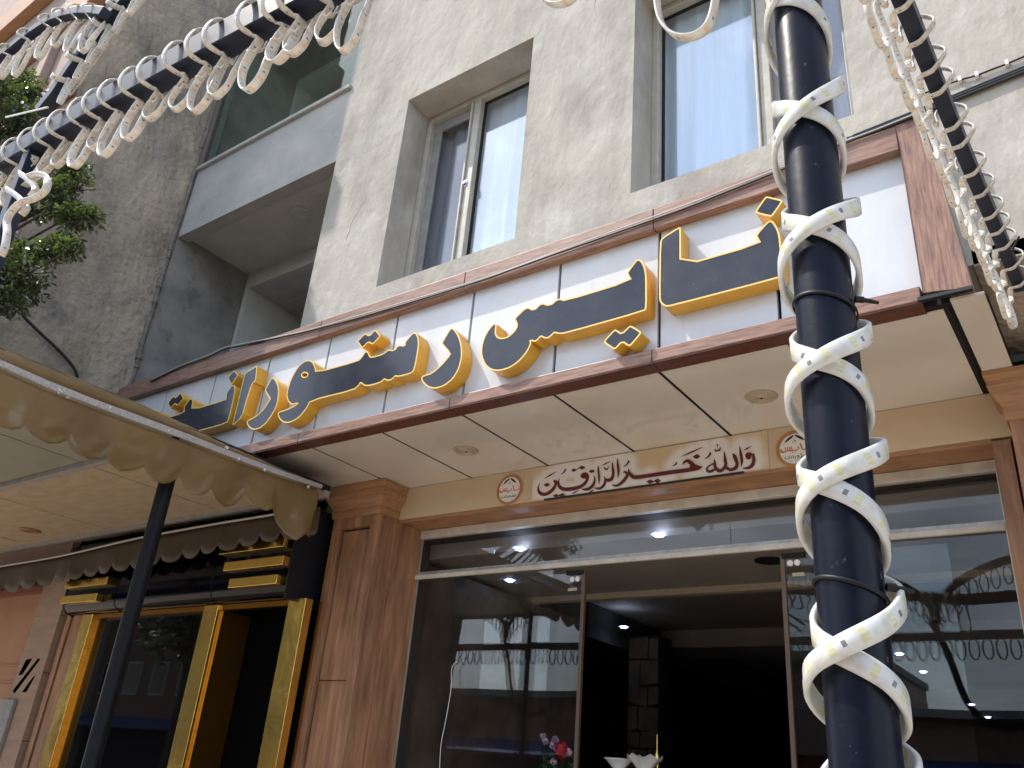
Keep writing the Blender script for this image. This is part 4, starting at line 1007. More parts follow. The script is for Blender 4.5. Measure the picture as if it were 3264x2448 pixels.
for a, b, y, m_ in ((-8.298, -8.20, 4.24, 'brown_trim'), (-8.20, -8.12, 4.12, 'pillar_wood'), (-8.12, -8.06, 4.22, 'brown_trim'), (-8.06, -7.845, 4.11, 'pillar_wood')):
    w = MB(); w.box(a + .001, b - .001, y, 4.5, 0, 3.1); obj('flute', w, m_, t, bev=0.003)
w = MB(); w.box(-14, -8.79, 4.25, 4.6, 0, 3.1); wl = obj('panelled_wall', w, 'wall_orange', label='smooth orange beige wall left of the stone pilaster', cat='wall')
w = MB(); w.box(-14, -8.79, 4.19, 4.249, 2.99, 3.06); obj('moulding', w, 'brown_trim', wl, bev=0.005)
for z in (2.28, 2.12):
    w = MB(); w.box(-14, -8.79, 4.235, 4.249, z, z + 0.02); obj('moulding', w, 'wall_orange', wl, bev=0.003)
w = MB(); c = onY(12, 2330, 4.09); w.box(c.x - .3, c.x + .07, 4.06, 4.098, c.z - .25, c.z + .27); pl = obj('notice_plate', w, 'win_frame_grey', label='small grey notice plate on the stone pilaster at the lower left', cat='plate', bev=0.006)

bs_ = thing('black_fascia', 'glossy black curved fascia box with gold bars above the gold framed windows', 'fascia', (-6.5, 4.1, 2.7))
prof = [(4.32, 2.70), (4.12, 2.70), (4.055, 2.715), (4.02, 2.75), (4.0, 2.80), (3.995, 2.95), (4.0, 3.38), (4.32, 3.38)]
FX = [-8.10, onY(363, 1907, 4.0).x, onY(669, 1886, 4.0).x, -4.99]
for a, b in zip(FX, FX[1:]):
    w = MB(); w.prism([V((a + .003, y, z)) for y, z in prof], (b - a - .006, 0, 0)); obj('curved_panel', w, 'gloss_black', bs_, smooth=2, bev=0.006)
w = MB(); w.prism([V((-4.987, y, z)) for y, z in [(4.33, 2.66), (4.0, 2.69), (3.99, 3.40), (4.33, 3.40)]], (0.012, 0, 0)); obj('end_cap', w, 'matt_black', bs_)
bars = px(0, 1600, .511, [(1370, 300, ), (1770, 250)]), px(0, 1600, .511, [(1395, 405), (1765, 360)]), px(0, 1600, .511, [(1425, 510), (1725, 478)]), px(0, 1600, .511, [(408, 515), (668, 492)]), px(0, 1600, .511, [(378, 612), (600, 592)])
for (a, b) in bars:
    p, q = onY(*a, 3.93), onY(*b, 3.93); z = (p.z + q.z) / 2; w = MB(); w.box(p.x, q.x, 3.93, 3.998, z - 0.034, z + 0.034); obj('gold_bar', w, 'gold', bs_, bev=0.003)
gf = thing('gold_shopfront', 'dark mirrored glass shopfront with polished gold posts on the left', 'shop front', (-6.4, 4.15, 0))
for a, b in ((-5.02, -4.836), (-6.026, -5.848), (-7.84, -7.675)):
    w = MB(); w.box(a, b, 4.08, 4.149 if a < -6 and a > -7 else 4.149, 0, 2.70); obj('gold_post', w, 'gold', gf, bev=0.003)
w = MB(); w.box(-7.674, -7.60, 4.12, 4.149, 0, 2.66); obj('gold_lining', w, 'gold_dark', gf); w = MB(); w.box(-5.846, -5.82, 4.12, 4.39, 0, 2.66); obj('gold_lining', w, 'gold_dark', gf)
w = MB(); w.box(-7.67, -5.03, 4.10, 4.149, 2.66, 2.699); obj('gold_header', w, 'gold_dark', gf)
w = MB(); w.box(-7.84, -6.0, 4.151, 4.16, 0, 2.70); obj('mirror_pane', w, 'glass_black', gf); w = MB(); w.box(-6.0, -4.9, 4.40, 4.41, 0, 2.70); w.box(-5.85, -5.02, 4.151, 4.40, 2.699, 2.71); obj('opening_shade_sheet', w, 'doorway_shade_black', gf)  # last object: black sheet painted in for the unlit room behind the doorway
w = MB(); w.box(-4.836, -4.872 + .03, 4.22, 4.43, 0, 2.7); obj('gold_side', w, 'gold_dark', gf)

# ---- canopy of the left shop
ZC = 3.40
cs = thing('side_canopy', 'low canopy with stone patterned soffit boards at the left', 'canopy', (-7.5, 2.7, ZC))
JX = [-13.6, -12.05, -10.5, -8.93, -7.44, -5.83, -4.62]
for a, b in zip(JX, JX[1:]):
    w = MB(); w.box(a + .008, b - .008, 2.78, 3.92, ZC, ZC + .014); obj('soffit_board', w, 'tile_soffit', cs)
    w = MB(); w.box(a + .008, b - .008, 1.32, 2.70, ZC + .006, ZC + .02); obj('soffit_sheet', w, 'sheet_green', cs)
w = MB(); w.box(-13.6, -4.61, 1.3, 3.93, ZC + .021, ZC + .06); obj('deck', w, 'joint_black', cs)
for y in (2.74, 1.34, 3.905):
    w = MB(); w.box(-13.6, -4.61, y - .025, y + .025, ZC - .03, ZC + .0205); obj('frame_tube', w, 'win_frame_grey', cs, bev=0.003)
downlight(onZ(96, 1690, ZC), 0.095, 'brownish round light plate in the stone patterned soffit at the far left', 'brown_plate') if False else None
M['brown_plate'] = mat('brown_plate', (0.25, 0.15, 0.09), 0.6, 0.3)
downlight(onZ(96, 1689, ZC), 0.095, 'brownish round light plate in the patterned soffit at the far left', 'brown_plate')

XV = -4.575
av = thing('side_valance', 'large translucent brown vinyl valance with scalloped edge, white light tape on top', 'awning', (XV, 2.7, ZC))
def curve_px(pts, ox, oy, sc, X): return [onX(x, y, X) for x, y in px(ox, oy, sc, pts)]
def resample(P, n):
    L = [0]
    for a, b in zip(P, P[1:]): L.append(L[-1] + (b - a).length)
    out = []; j = 0
    for i in range(n):
        d = L[-1] * i / (n - 1)
        while j < len(L) - 2 and L[j + 1] < d: j += 1
        out.append(P[j].lerp(P[j + 1], (d - L[j]) / max(1e-9, L[j + 1] - L[j])))
    return out
c4 = (0, 800, .4973)
stripB = curve_px([(-330, 610), (0, 757), (300, 895), (600, 1010), (900, 1122), (1200, 1232), (1500, 1345), (1800, 1455), (2045, 1532)], *c4, XV)
stripT = curve_px([(-330, 560), (0, 703), (300, 835), (600, 955), (900, 1065), (1200, 1178), (1500, 1298), (1800, 1412), (2060, 1500)], *c4, XV)
bandT = curve_px([(-330, 490), (0, 627), (300, 745), (600, 868), (900, 990), (1200, 1125), (1500, 1262), (1800, 1392), (2062, 1496)], *c4, XV)
bot = curve_px([(-330, 1050), (-250, 1075), (-170, 1040), (-140, 1080), (-60, 1118), (0, 1128), (80, 1147), (130, 1138), (158, 1112), (178, 1150), (210, 1185), (300, 1232), (370, 1235), (430, 1214), (450, 1250), (480, 1290), (560, 1332), (640, 1336), (680, 1305), (700, 1355), (770, 1412), (860, 1406), (925, 1380), (945, 1430), (990, 1478), (1040, 1492), (1100, 1485), (1156, 1445), (1180, 1515), (1230, 1558), (1265, 1570), (1320, 1550), (1345, 1520), (1375, 1590), (1450, 1638)], *c4, XV) + [onX(x, y, XV) for x, y in ((748, 1612), (776, 1583), (800, 1612), (838, 1630), (868, 1620), (880, 1650), (905, 1700), (932, 1724), (962, 1703), (987, 1712))]
N = 260
Tt = resample(stripB, N)
# bottom sampled by the same Y so that the hem stays below its top
def byY(P, y):
    for a, b in zip(P, P[1:]):
        if (a.y - y) * (b.y - y) <= 0 and abs(a.y - b.y) > 1e-9: return a.lerp(b, (y - a.y) / (b.y - a.y))
    return P[-1] if abs(P[-1].y - y) < abs(P[0].y - y) else P[0]
w = MB(); rows = 14; hem = []
for i, p in enumerate(Tt):
    q = byY(bot, p.y + 0.0)
    if q.z > p.z - 0.03: q = V((q.x, q.y, p.z - 0.2))
    for k in range(rows + 1):
        u = k / rows
        amp = 0.026 * u * (0.12 + 1.0 * max(0, (p.y - 2.6)))
        dx = amp * (math.sin(p.y * 17 + u * 2) + 1.3 * noise.noise(V((p.y * 4, u * 2.5, 3)))) + 0.014 * u * noise.noise(V((p.y * 11, u * 4, 9)))
        w.v.append(V((XV + dx, p.y, p.z + (q.z - p.z) * u)))
for i in range(N - 1):
    for k in range(rows):
        a = i * (rows + 1) + k; w.f.append([a, a + 1, a + rows + 2, a + rows + 1]); w.mi.append(0)
vo = obj('vinyl_sheet', w, 'vinyl', av, smooth=True)
md = vo.modifiers.new('thick', 'SOLIDIFY'); md.thickness = 0.002
w = MB(); A1, B1 = resample(bandT, 90), resample(stripT, 90)
for i in range(90):
    w.v += [A1[i] + V((-0.10, 0, 0.05)), A1[i] + V((-.01 + 0.012 * noise.noise(V((i * .3, 0, 0))), 0, 0)), B1[i]]
for i in range(89):
    for k in range(2): a = i * 3 + k; w.f.append([a, a + 1, a + 4, a + 3]); w.mi.append(0)
vo = obj('vinyl_roof_edge', w, 'vinyl', av, smooth=True); md = vo.modifiers.new('thick', 'SOLIDIFY'); md.thickness = 0.004
w = MB(); A1, B1 = resample(stripT, 60), resample(stripB, 60)
for i in range(60):
    a, b = A1[i], A1[i].lerp(B1[i], 0.8); w.v += [a + V((0.004, 0, 0)), b + V((0.008, 0, 0)), b + V((0.022, 0, 0)), a + V((0.020, 0, 0))]
for i in range(59):
    for k in range(4): a = i * 4; w.f.append([a + k, a + 4 + k, a + 4 + (k + 1) % 4, a + (k + 1) % 4]); w.mi.append(0)
w.f += [[0, 1, 2, 3], [239, 238, 237, 236]]; w.mi += [0, 0]
obj('light_tape', w, 'led_tape', av, bev=0.002)
for x, y in [(383, 903), (438, 930), (1085, 1150), (1450, 1262), (1530, 1335), (700, 1000)]:
    p = onX(x * .4973, 800 + y * .4973, XV + .015); w = MB(); blob(w, p, 0.014, 3); obj('glue_drip', w, 'tie_white', av)
for x, y in [(981, 1552), (842, 1499)]:
    p = onX(x, y, XV + .02); w = MB(); w.tube([p, p + V((0.012, 0, 0)), p + V((0.018, 0, 0))], [0.013, 0.013, 0.006], 10); obj('rivet', w, 'steel', av)

YK = 3.86
bv = thing('back_valance', 'dark brown scalloped vinyl valance hanging along the back wall over the black fascia', 'awning', (-8, YK, 3.2))
z6 = (0, 1600, .511)
top = [onY(x, y, YK) for x, y in px(*z6, [(-600, 500), (-200, 440), (0, 405), (380, 340), (870, 228), (1350, 140), (1690, 85), (1960, 35)])]
CU = [(-600, 620), (-500, 606), (-400, 590), (-300, 574), (-200, 558), (-95, 545), (20, 522), (130, 505), (230, 488), (325, 466), (425, 452), (515, 430), (605, 410), (705, 393), (805, 380), (905, 362), (1008, 338), (1128, 312), (1248, 284), (1365, 265), (1482, 240), (1620, 205), (1757, 193), (1900, 170), (1980, 160)]
bot2 = []
for (xa, ya), (xb, yb) in zip(CU, CU[1:]):
    for k in range(10):
        u = k / 10; dep = 18 + 34 * min(1, (xb - xa) / 120)
        x_, y_ = px(*z6, [(xa + (xb - xa) * u, ya + (yb - ya) * u + dep * (4 * u * (1 - u)) ** 0.55)])[0]
        bot2.append(onY(x_, y_, YK))
def byX(P, x):
    for a, b in zip(P, P[1:]):
        if (a.x - x) * (b.x - x) <= 0 and abs(a.x - b.x) > 1e-9: return a.lerp(b, (x - a.x) / (b.x - a.x))
    return P[0] if x < P[0].x else P[-1]
w = MB(); N = 420; x0, x1 = bot2[0].x, bot2[-1].x
for i in range(N):
    x = x0 + (x1 - x0) * (i / (N - 1)); a, b = byX(top, x), byX(bot2, x)
    for k in range(5):
        u = k / 4; w.v.append(V((x, YK + 0.014 * u * math.sin(x * 9) + 0.012 * u * noise.noise(V((x * 5, u, 0))), a.z + (b.z - a.z) * u)))
for i in range(N - 1):
    for k in range(4): a = i * 5 + k; w.f.append([a, a + 1, a + 6, a + 5]); w.mi.append(0)
M['vinyl_dark'] = mat('vinyl_dark', (0.062, 0.045, 0.028), 0.5, 0.3, col2=(0.055, 0.04, 0.025), ns=5)
vo = obj('vinyl_sheet', w, 'vinyl_dark', bv, smooth=True); md = vo.modifiers.new('thick', 'SOLIDIFY'); md.thickness = 0.002
w = MB(); w.tube([p + V((0, -0.012, 0)) for p in catmull(top, 4)], 0.010, 6); obj('light_tape', w, 'led_tape', bv, smooth=True)
w = MB(); w.tube([V((-4.72, 2.733, 0)), V((-4.72, 2.733, ZC))], 0.047, 24); w.box(-4.80, -4.64, 2.65, 2.81, 0, 0.012)
obj('awning_post', w, 'matt_pole', smooth=2, label='plain matt black round post carrying the brown awning at the left', cat='post') if 'matt_pole' in M else None
M['matt_pole'] = mat('matt_pole', (0.007, 0.008, 0.010), 0.5, 0.16, col2=(0.011, 0.012, 0.014), ns=14)
obj('awning_post', w, 'matt_pole', smooth=2, label='plain matt black round post carrying the brown awning at the left', cat='post')

# loose cable on the rough wall
t = thing('wall_cable', 'loose black cable drooping across the rough brown wall behind the awning', 'cable', V((-7.0, 2.7, 4.4)))
w = MB(); w.tube(catmull([onX(x, y, -6.99) for x, y in px(0, 980, .3165, [(190, 0), (240, 90), (330, 185), (440, 290), (590, 430), (690, 540), (755, 630), (775, 690), (785, 760)])], 6), 0.013, 6); obj('cable', w, 'cable', t, smooth=True)

# ================================================================== WRAPPED POLE
PXc, PYc, PR = -0.2495, 0.945, 0.035
po = thing('round_pole', 'glossy black round pole wrapped with two crossing white light strips', 'pole', (PXc, PYc, 0))
w = MB(); n = 40
w.tube([V((PXc, PYc, z)) for z in (0.0, 1.2, 2.4, 3.62)], PR, n); w.tube([V((PXc, PYc, 0)), V((PXc, PYc, 0.012))], 0.09, 24)
obj('tube', w, 'pole_black', po, smooth=2)
front = math.atan2(-PYc, -PXc)            # direction from the pole to the camera, measured about the pole
def pole_z(y_px):                         # height on the pole axis seen at photo row y
    lo, hi = 0.2, 4.0
    for _ in range(50):
        md_ = (lo + hi) / 2; q = V((PXc, PYc, md_)) - CP
        y = 1224 - FPX * q.dot(UP) / q.dot(FW)
        if y > y_px: lo = md_
        else: hi = md_
    return lo
# crossings in front of the pole: (photo row, phase offset in rad, + = to the right)
CR = [(-330, 0.0), (34, -0.75), (412, -0.1), (779, -0.05), (1195, -0.2), (1570, -0.55), (2098, -0.45), (2640, -0.4)]
zs_ = [pole_z(r) for r, _ in CR]
def helix(sgn, r_, name, lab):
    P, Wv = [], []
    for i in range(len(CR) - 1):
        for k in range(44):
            u = k / 44
            z = zs_[i] + (zs_[i + 1] - zs_[i]) * u
            off = CR[i][1] + (CR[i + 1][1] - CR[i][1]) * u
            ph = sgn * 2 * math.pi * u
            # a strip lies flatter on the front and steeper at the sides
            ph += sgn * 0.14 * math.sin(4 * math.pi * u)
            a = front + off * 1.0 + ph
            rad = r_ + 0.0028 * abs(math.sin(ph)) ** 2 + 0.002 * math.sin(z * 23 + sgn)
            P.append(V((PXc + rad * math.cos(a), PYc + rad * math.sin(a), z)))
            Wv.append(None)
    for i, p in enumerate(P):
        T = (P[min(i + 1, len(P) - 1)] - P[max(i - 1, 0)]).normalized()
        rd = V((p.x - PXc, p.y - PYc, 0)).normalized(); Wv[i] = T.cross(rd)
    mb = MB(); mb.ribbon(P, Wv, 0.0235, 0.0078)
    return obj(name, mb, 'strip', smooth=True, label=lab, cat='light strip', base=(PXc, PYc, zs_[-1]))
helix(1, PR + 0.0040, 'light_strip', 'white light strip on the pole that climbs to the left, lying beneath at crossings')
helix(-1, PR + 0.0118, 'light_strip', 'white light strip on the pole that lies uppermost at each crossing')
for r, tail in ((990, 1), (1890, -0.2)):
    z = pole_z(r); t = thing('cable_tie', 'black cable tie round the pole, ' + ('upper one with its tail sticking out right' if r < 1000 else 'lower one near a strip bend'), 'cable tie', (PXc, PYc, z))
    w = MB(); rr = PR + 0.0022; tilt = 0.012
    P = [V((PXc + rr * math.cos(a), PYc + rr * math.sin(a), z + tilt * math.cos(a - front + 1.2))) for a in [2 * math.pi * k / 40 for k in range(41)]]
    w.ribbon(P, [V((0, 0, 1))] * 41, 0.005, 0.0022); w.uv = []
    obj('band', w, 'tie_black', t, smooth=True)
    a = front + 1.25; p = V((PXc + (rr + .004) * math.cos(a), PYc + (rr + .004) * math.sin(a), z + 0.003)); d = V((RT.x, RT.y, 0)).normalized()
    w = MB(); w.tube([p - d * .004, p + d * .006], 0.0045, 6); w.tube([p, p + d * 0.012 + V((0, 0, -.001)), p + d * (0.024) + V((0, 0, -0.003))], [0.0032, 0.003, 0.0022], 5); obj('head', w, 'tie_black', t)

# ================================================================== BEAMS WITH HANGING STRIP LOOPS
BW, BH = 0.034, 0.045
def beam_obj(name, P, lab, side, hw=BW, hh=BH):
    P = [V(p) for p in P]; A, Bv = [], []
    for i in range(len(P)):
        T = (P[min(i + 1, len(P) - 1)] - P[max(i - 1, 0)]).normalized(); s_ = V(side); s_ = (s_ - T * s_.dot(T)).normalized(); A.append(s_); Bv.append(T.cross(s_))
    w = MB(); w.sweep(P, A, Bv, hw, hh); return obj(name, w, 'beam_black', label=lab, cat='steel beam', bev=0.003)
def strip_loops(P, side, n, lab, seed, hang=0.15, w_=0.026, th=0.006, lean=0.0, tiec='tie_white', spread=0.5, hw=BW, hh=BH, flip=1, loops=True, qs=0.0):
    """one long strip: coils over a beam P (polyline) and drops a tied loop after each coil"""
    rnd = random.Random(seed); pts, wv = [], []; ties = []
    L = [0]; P = [V(p) for p in P]
    for a, b in zip(P, P[1:]): L.append(L[-1] + (b - a).length)
    def at(d):
        d = max(0, min(L[-1] - 1e-6, d)); j = 0
        while L[j + 1] < d: j += 1
        T = (P[j + 1] - P[j]).normalized(); return P[j].lerp(P[j + 1], (d - L[j]) / (L[j + 1] - L[j])), T
    s_ = V(side); per = L[-1] / n
    for i in range(n):
        d0 = (i + 0.3) * per + rnd.uniform(-.2, .2) * per
        c, T = at(d0); S_ = (s_ - T * s_.dot(T)).normalized(); U = T.cross(S_); U = U if U.z > 0 else -U
        T2 = T * flip; H = hang * rnd.uniform(0.6, 1.35); g_ = 0.012
        dn = V((0, 0, -1)); tw = rnd.uniform(-.6, .6)
        Wl = (S_ + T2 * tw).normalized()
        def add(ds, ss, uu, wvv): pts.append(c + T2 * (ds * per) + S_ * ss + U * uu); wv.append(wvv)
        # coil: from behind-below, over the top, down the front
        add(-0.10, -hw - g_, -hh, T2); add(-0.05, -hw - g_, hh * .6, T2); add(-0.02, 0, hh + g_, T2 + S_ * .1); add(0.0, hw + g_ * 1.5, hh * .7, T2)
        add(-0.06, hw + g_ * 2.4, -hh * .4, T2); add(-0.02, hw + g_, -hh * 1.15, T2 + Wl * .5)
        if loops:
            q = c + T2 * (0.12 * per) - U * (hh + .012) + S_ * qs
            if qs:
                pts.pop(); wv.pop(); add(0.0, hw * .75, -hh - g_ * 1.3, T2); add(0.04, 0, -hh - g_ * 1.6, T2)
                add(0.10, qs * .8, -hh - g_ * 1.4, (T2 + Wl * .6).normalized())
            else: add(0.12, hw * .2, -hh - .016, Wl)
            r1 = 0.020 * rnd.uniform(.8, 1.25)
            # small teardrop, tie, then the big U
            pts.append(q + T2 * (r1 * 1.3) + dn * 0.02); wv.append(Wl)
            pts.append(q + T2 * (r1 * 0.4) + dn * 0.052); wv.append(Wl)
            tie = q + dn * 0.062; ties.append((tie.copy(), T2.copy(), Wl.copy()))
            sp_ = per * spread
            pts.append(tie + dn * H * .35 - T2 * sp_ * .18 + S_ * lean); wv.append(Wl)
            pts.append(tie + dn * H * .78 + T2 * sp_ * .02 + S_ * lean); wv.append(Wl)
            pts.append(tie + dn * H * 0.98 + T2 * sp_ * .45 + S_ * lean); wv.append(Wl)
            pts.append(tie + dn * H * .80 + T2 * sp_ * .92 + S_ * lean * .8); wv.append(Wl)
            pts.append(tie + dn * H * .38 + T2 * sp_ * 1.02 + S_ * lean * .3 - S_ * .004); wv.append(Wl)
            pts.append(q + T2 * (per * 0.66) - S_ * (hw + g_) * .6 + dn * 0.0); wv.append((T2 + Wl).normalized())
        else:
            add(0.3, 0, -hh - g_, T2)
    t = thing('light_strip', lab, 'light strip', pts[0])
    CP_, CW = catmull(pts, 7, wv)
    mb = MB(); mb.ribbon(CP_, CW, w_, th); obj('strip', mb, 'strip_warm', t, smooth=True)
    for p, T2, Wl in ties:
        w = MB(); w.tube([p + T2 * (0.013 * math.cos(a)) + Wl * (0.012 * math.sin(a)) for a in [k * math.pi / 5 for k in range(11)]], 0.0019, 4, caps=False)
        w.tube([p + T2 * .013, p + T2 * .030 + V((0, 0, .010))], [0.0035, 0.0014], 5); obj('cable_tie', w, tiec, t)
    return t
YX = 0.90
B1p = [onY(x, y, YX) for x, y in ((-60, 560), (15, 520), (200, 412), (400, 300), (620, 180), (870, 48), (1180, -112))] + [V((-0.9, YX, 3.44)), V((-0.30, YX, 3.43)), V((0.9, YX, 3.43))]
beam_obj('frame_beam', B1p, 'long black square beam crossing the top left corner, wrapped in strips', (0, 1, 0))
strip_loops(B1p[1:6], (0, -1, 0), 14, 'white strip hung in tied loops along the long beam at the top left', 21, hang=0.125, spread=.75)
strip_loops([B1p[5], B1p[6]] , (0, -1, 0), 4, 'white strip loops where the long beam leaves the top of the view', 22, hang=0.13, spread=.75)
# big loose loops from the same beam above the windows
for k, (pts_, lab) in enumerate((([(2092, -60), (2096, 20), (2112, 75), (2150, 112), (2200, 118), (2245, 96), (2272, 45), (2288, -60)], 'large white strip loop hanging at the top edge in front of the tall window'),
                               ([(1700, -60), (1722, -12), (1760, 14), (1800, 10), (1832, -14), (1850, -60)], 'white strip loop just showing at the top edge above the plaster wall'))):
    P = catmull([onY(x, y, YX) for x, y in pts_], 6); mb = MB(); mb.ribbon(P, [V((0.0, 1, 0.25))] * len(P), 0.022, 0.006)
    obj('light_strip', mb, 'strip_warm', smooth=True, label=lab, cat='light strip')
# curl of the frame going down at the left edge
Cp = [onY(x, y, YX) for x, y in ((110, 480), (80, 560), (58, 620), (30, 700), (0, 780), (-40, 880))]
beam_obj('frame_curl', Cp, 'short black steel curl going down from the beam at the left edge', (0, 1, 0), 0.026, 0.026)
lp = [onY(x, y, YX - .05) for x, y in px(0, 400, .2532, [(80, 800), (200, 850), (330, 980), (340, 1060), (280, 1110)])]
for k, (pts_, cr_, lab, yo) in enumerate((([(10, 1640), (60, 1540), (90, 1350), (90, 1200), (150, 1080), (270, 970), (430, 920), (560, 830), (600, 720), (560, 640), (450, 620), (350, 650)], (0, 400, .2532), 'thick white strip making an S bend below the beam at the left edge', .06),
                                         ([(80, 800), (200, 880), (310, 990), (330, 1050), (270, 1120)], (0, 400, .2532), 'short white strip piece crossing the black curl at the left, lower of two', .045),
                                         ([(240, 600), (340, 670), (430, 760), (440, 830), (390, 900)], (0, 400, .2532), 'short white strip piece crossing the black curl at the left, upper of two', .05))):
    P = catmull([onY(x, y, YX - yo) for x, y in px(*cr_, pts_)], 6); mb = MB(); mb.ribbon(P, [(P[min(i + 1, len(P) - 1)] - P[max(i - 1, 0)]).normalized().cross(V((-0.75, 0.15, 0.6))) for i in range(len(P))], 0.025, 0.007)
    obj('light_strip', mb, 'strip_warm', smooth=True, label=lab, cat='light strip')
# arch and slanting bar behind the long beam
YA = 1.02; z1c = (0, 0, .2532)
Ap = catmull([onY(x, y, YA) for x, y in px(*z1c, [(-260, 860), (-60, 760), (150, 620), (350, 460), (520, 340), (700, 240), (900, 175), (1120, 150), (1330, 170)])], 4)
beam_obj('arch_bar', Ap, 'curved black arch bar in the top left corner carrying long loops', (0, 1, 0), 0.022, 0.022)
Sp = [onY(x, y, YA + .05) for x, y in px(*z1c, [(1760, -180), (1560, 40), (1380, 270), (1150, 560), (900, 900), (700, 1200), (520, 1420)])]
beam_obj('slanting_bar', Sp, 'thick black slanting bar crossing behind the long beam at the top left', (0, 1, 0), 0.03, 0.034)
strip_loops(Ap[3:], (0, -1, 0), 7, 'white strip hung in long tied loops from the arch bar at the top left', 31, hang=0.20, spread=.5, hw=.022, hh=.022)
strip_loops(Sp[:6], (0, -1, 0), 6, 'white strip coiled along the thick slanting bar at the top left', 33, hang=0.08, spread=.4, hw=.03, hh=.034, flip=-1)
P = [onY(x, y, YX + .02) for x, y in px(*z1c, [(75, 1475), (600, 1350)])]
w = MB(); w.tube([P[0], P[1]], 0.0045, 6); obj('cable_tie', w, 'tie_white', label='long white cable tie tail sticking out left over the foliage', cat='cable tie')
# beam running to the wall at the right
B2 = [V((-0.235, 0.95, 3.60)), V((-0.225, 1.5, 3.60)), V((-0.208, 1.9, 3.60)), V((-0.190, 2.5, 3.60)), V((-0.165, 3.1, 3.60)), V((-0.152, 3.497, 3.60))]
beam_obj('frame_beam', B2, 'black square beam running back to the wall at the right', (1, 0, 0), 0.022, 0.03)
strip_loops(B2[1:], (1, 0, 0), 15, 'white strip hung in close tied loops along the beam at the right', 41, hang=0.10, spread=.8, lean=-0.02, w_=0.019, qs=-0.034, hw=0.022, hh=0.03)
mb = MB()
for x, y in ((3076, 470), (3225, 800)):
    p = onY(x, y, 2.9); w = MB(); w.tube([p, p + V((.03, 0, .05))], 0.004, 5); obj('cable_tie', w, 'tie_black', label='black cable tie tail on the right-hand beam, ' + ('upper' if y < 500 else 'lower'), cat='cable tie')
#@@PART4
# ================================================================== TREE AT THE LEFT
def leaf(mb, p, d, n_, l, wd):
    s_ = d.cross(n_).normalized(); b = len(mb.v)
    mb.v += [p, p + d * l * .35 + s_ * wd + n_ * wd * .25, p + d * l * .75 + s_ * wd * .8 + n_ * wd * .2, p + d * l, p + d * l * .75 - s_ * wd * .8 + n_ * wd * .2, p + d * l * .35 - s_ * wd + n_ * wd * .25]
    mb.f += [[b, b + 1, b + 2, b + 3], [b, b + 3, b + 4, b + 5]]; mb.mi += [0, 0]
rnd = random.Random(5)
def rv(): return V((rnd.gauss(0, 1), rnd.gauss(0, 1), rnd.gauss(0, 1))).normalized()
tr = thing('leafy_tree', 'leafy tree with shiny leaves reaching in at the left edge before the rough wall', 'tree', (-6.9, 1.2, 0))
w = MB(); root = V((-6.9, 1.2, 0)); crown = V((-6.75, 1.35, 3.4))
w.tube(catmull([root, root + V((.05, .03, 1.2)), root + V((-.02, .08, 2.4)), crown, crown + V((.1, .1, 1.3)), crown + V((.2, .2, 2.6))], 5), [0.13 - 0.10 * i / 25 for i in range(26)], 10)
obj('trunk', w, 'bark', tr, smooth=True)
clusters = [((55, 260), .17, 1.75), ((20, 330), .20, 1.7), ((105, 300), .12, 1.8), ((80, 370), .15, 1.75), ((20, 420), .16, 1.7), ((205, 510), .10, 1.85), ((240, 545), .10, 1.85), ((180, 575), .13, 1.8), ((240, 610), .12, 1.85), ((190, 650), .12, 1.8), ((285, 690), .06, 1.9), ((225, 690), .08, 1.85), ((110, 665), .09, 1.75), ((150, 620), .09, 1.75),
            ((60, 815), .10, 1.75), ((140, 800), .08, 1.8), ((210, 772), .06, 1.85), ((230, 795), .05, 1.85), ((90, 870), .12, 1.75), ((40, 900), .14, 1.75), ((20, 960), .10, 1.7), ((100, 930), .06, 1.8), ((-60, 300), .3, 1.5), ((-90, 560), .3, 1.5), ((-80, 850), .3, 1.5)]
br = MB(); fol = MB(); CEN = []
for (xy, r, Y) in clusters:
    c = onY(*xy, Y); CEN.append(c)
    j = root + V((.1, .1, 0)); j.z = max(2.6, c.z - 0.5)
    mid = j.lerp(c, .55) + V((0, 0, -.12)); path = catmull([j, mid, c], 6)
    br.tube(path, [0.028 * (1 - .85 * i / (len(path) - 1)) for i in range(len(path))], 6)
    nt = int(34 + 4200 * r * r)
    for k in range(nt):
        d = rv(); rad = r * (0.25 + 0.8 * rnd.random() ** .6); q = c + V((d.x, d.y, d.z * .8)) * rad
        if noise.noise(q * 6) < -0.18: continue
        if k % 2 == 0: br.tube([c.lerp(q, .1), c.lerp(q, .6) + rv() * .01, q], [0.005, 0.003, 0.0015], 4)
        for _ in range(5):
            dd = (d * .6 + rv() * .8 + V((0.1, 0, -.35))).normalized()
            nn = (V((-.3, -.45, 1)) + rv() * .4).normalized(); nn = (nn - dd * nn.dot(dd)).normalized()
            leaf(fol, q + rv() * .035, dd, nn, rnd.uniform(.024, .056), rnd.uniform(.007, .013))
obj('branches', br, 'bark', tr, smooth=True)
obj('foliage', fol, 'leaf', tr, kind='stuff')

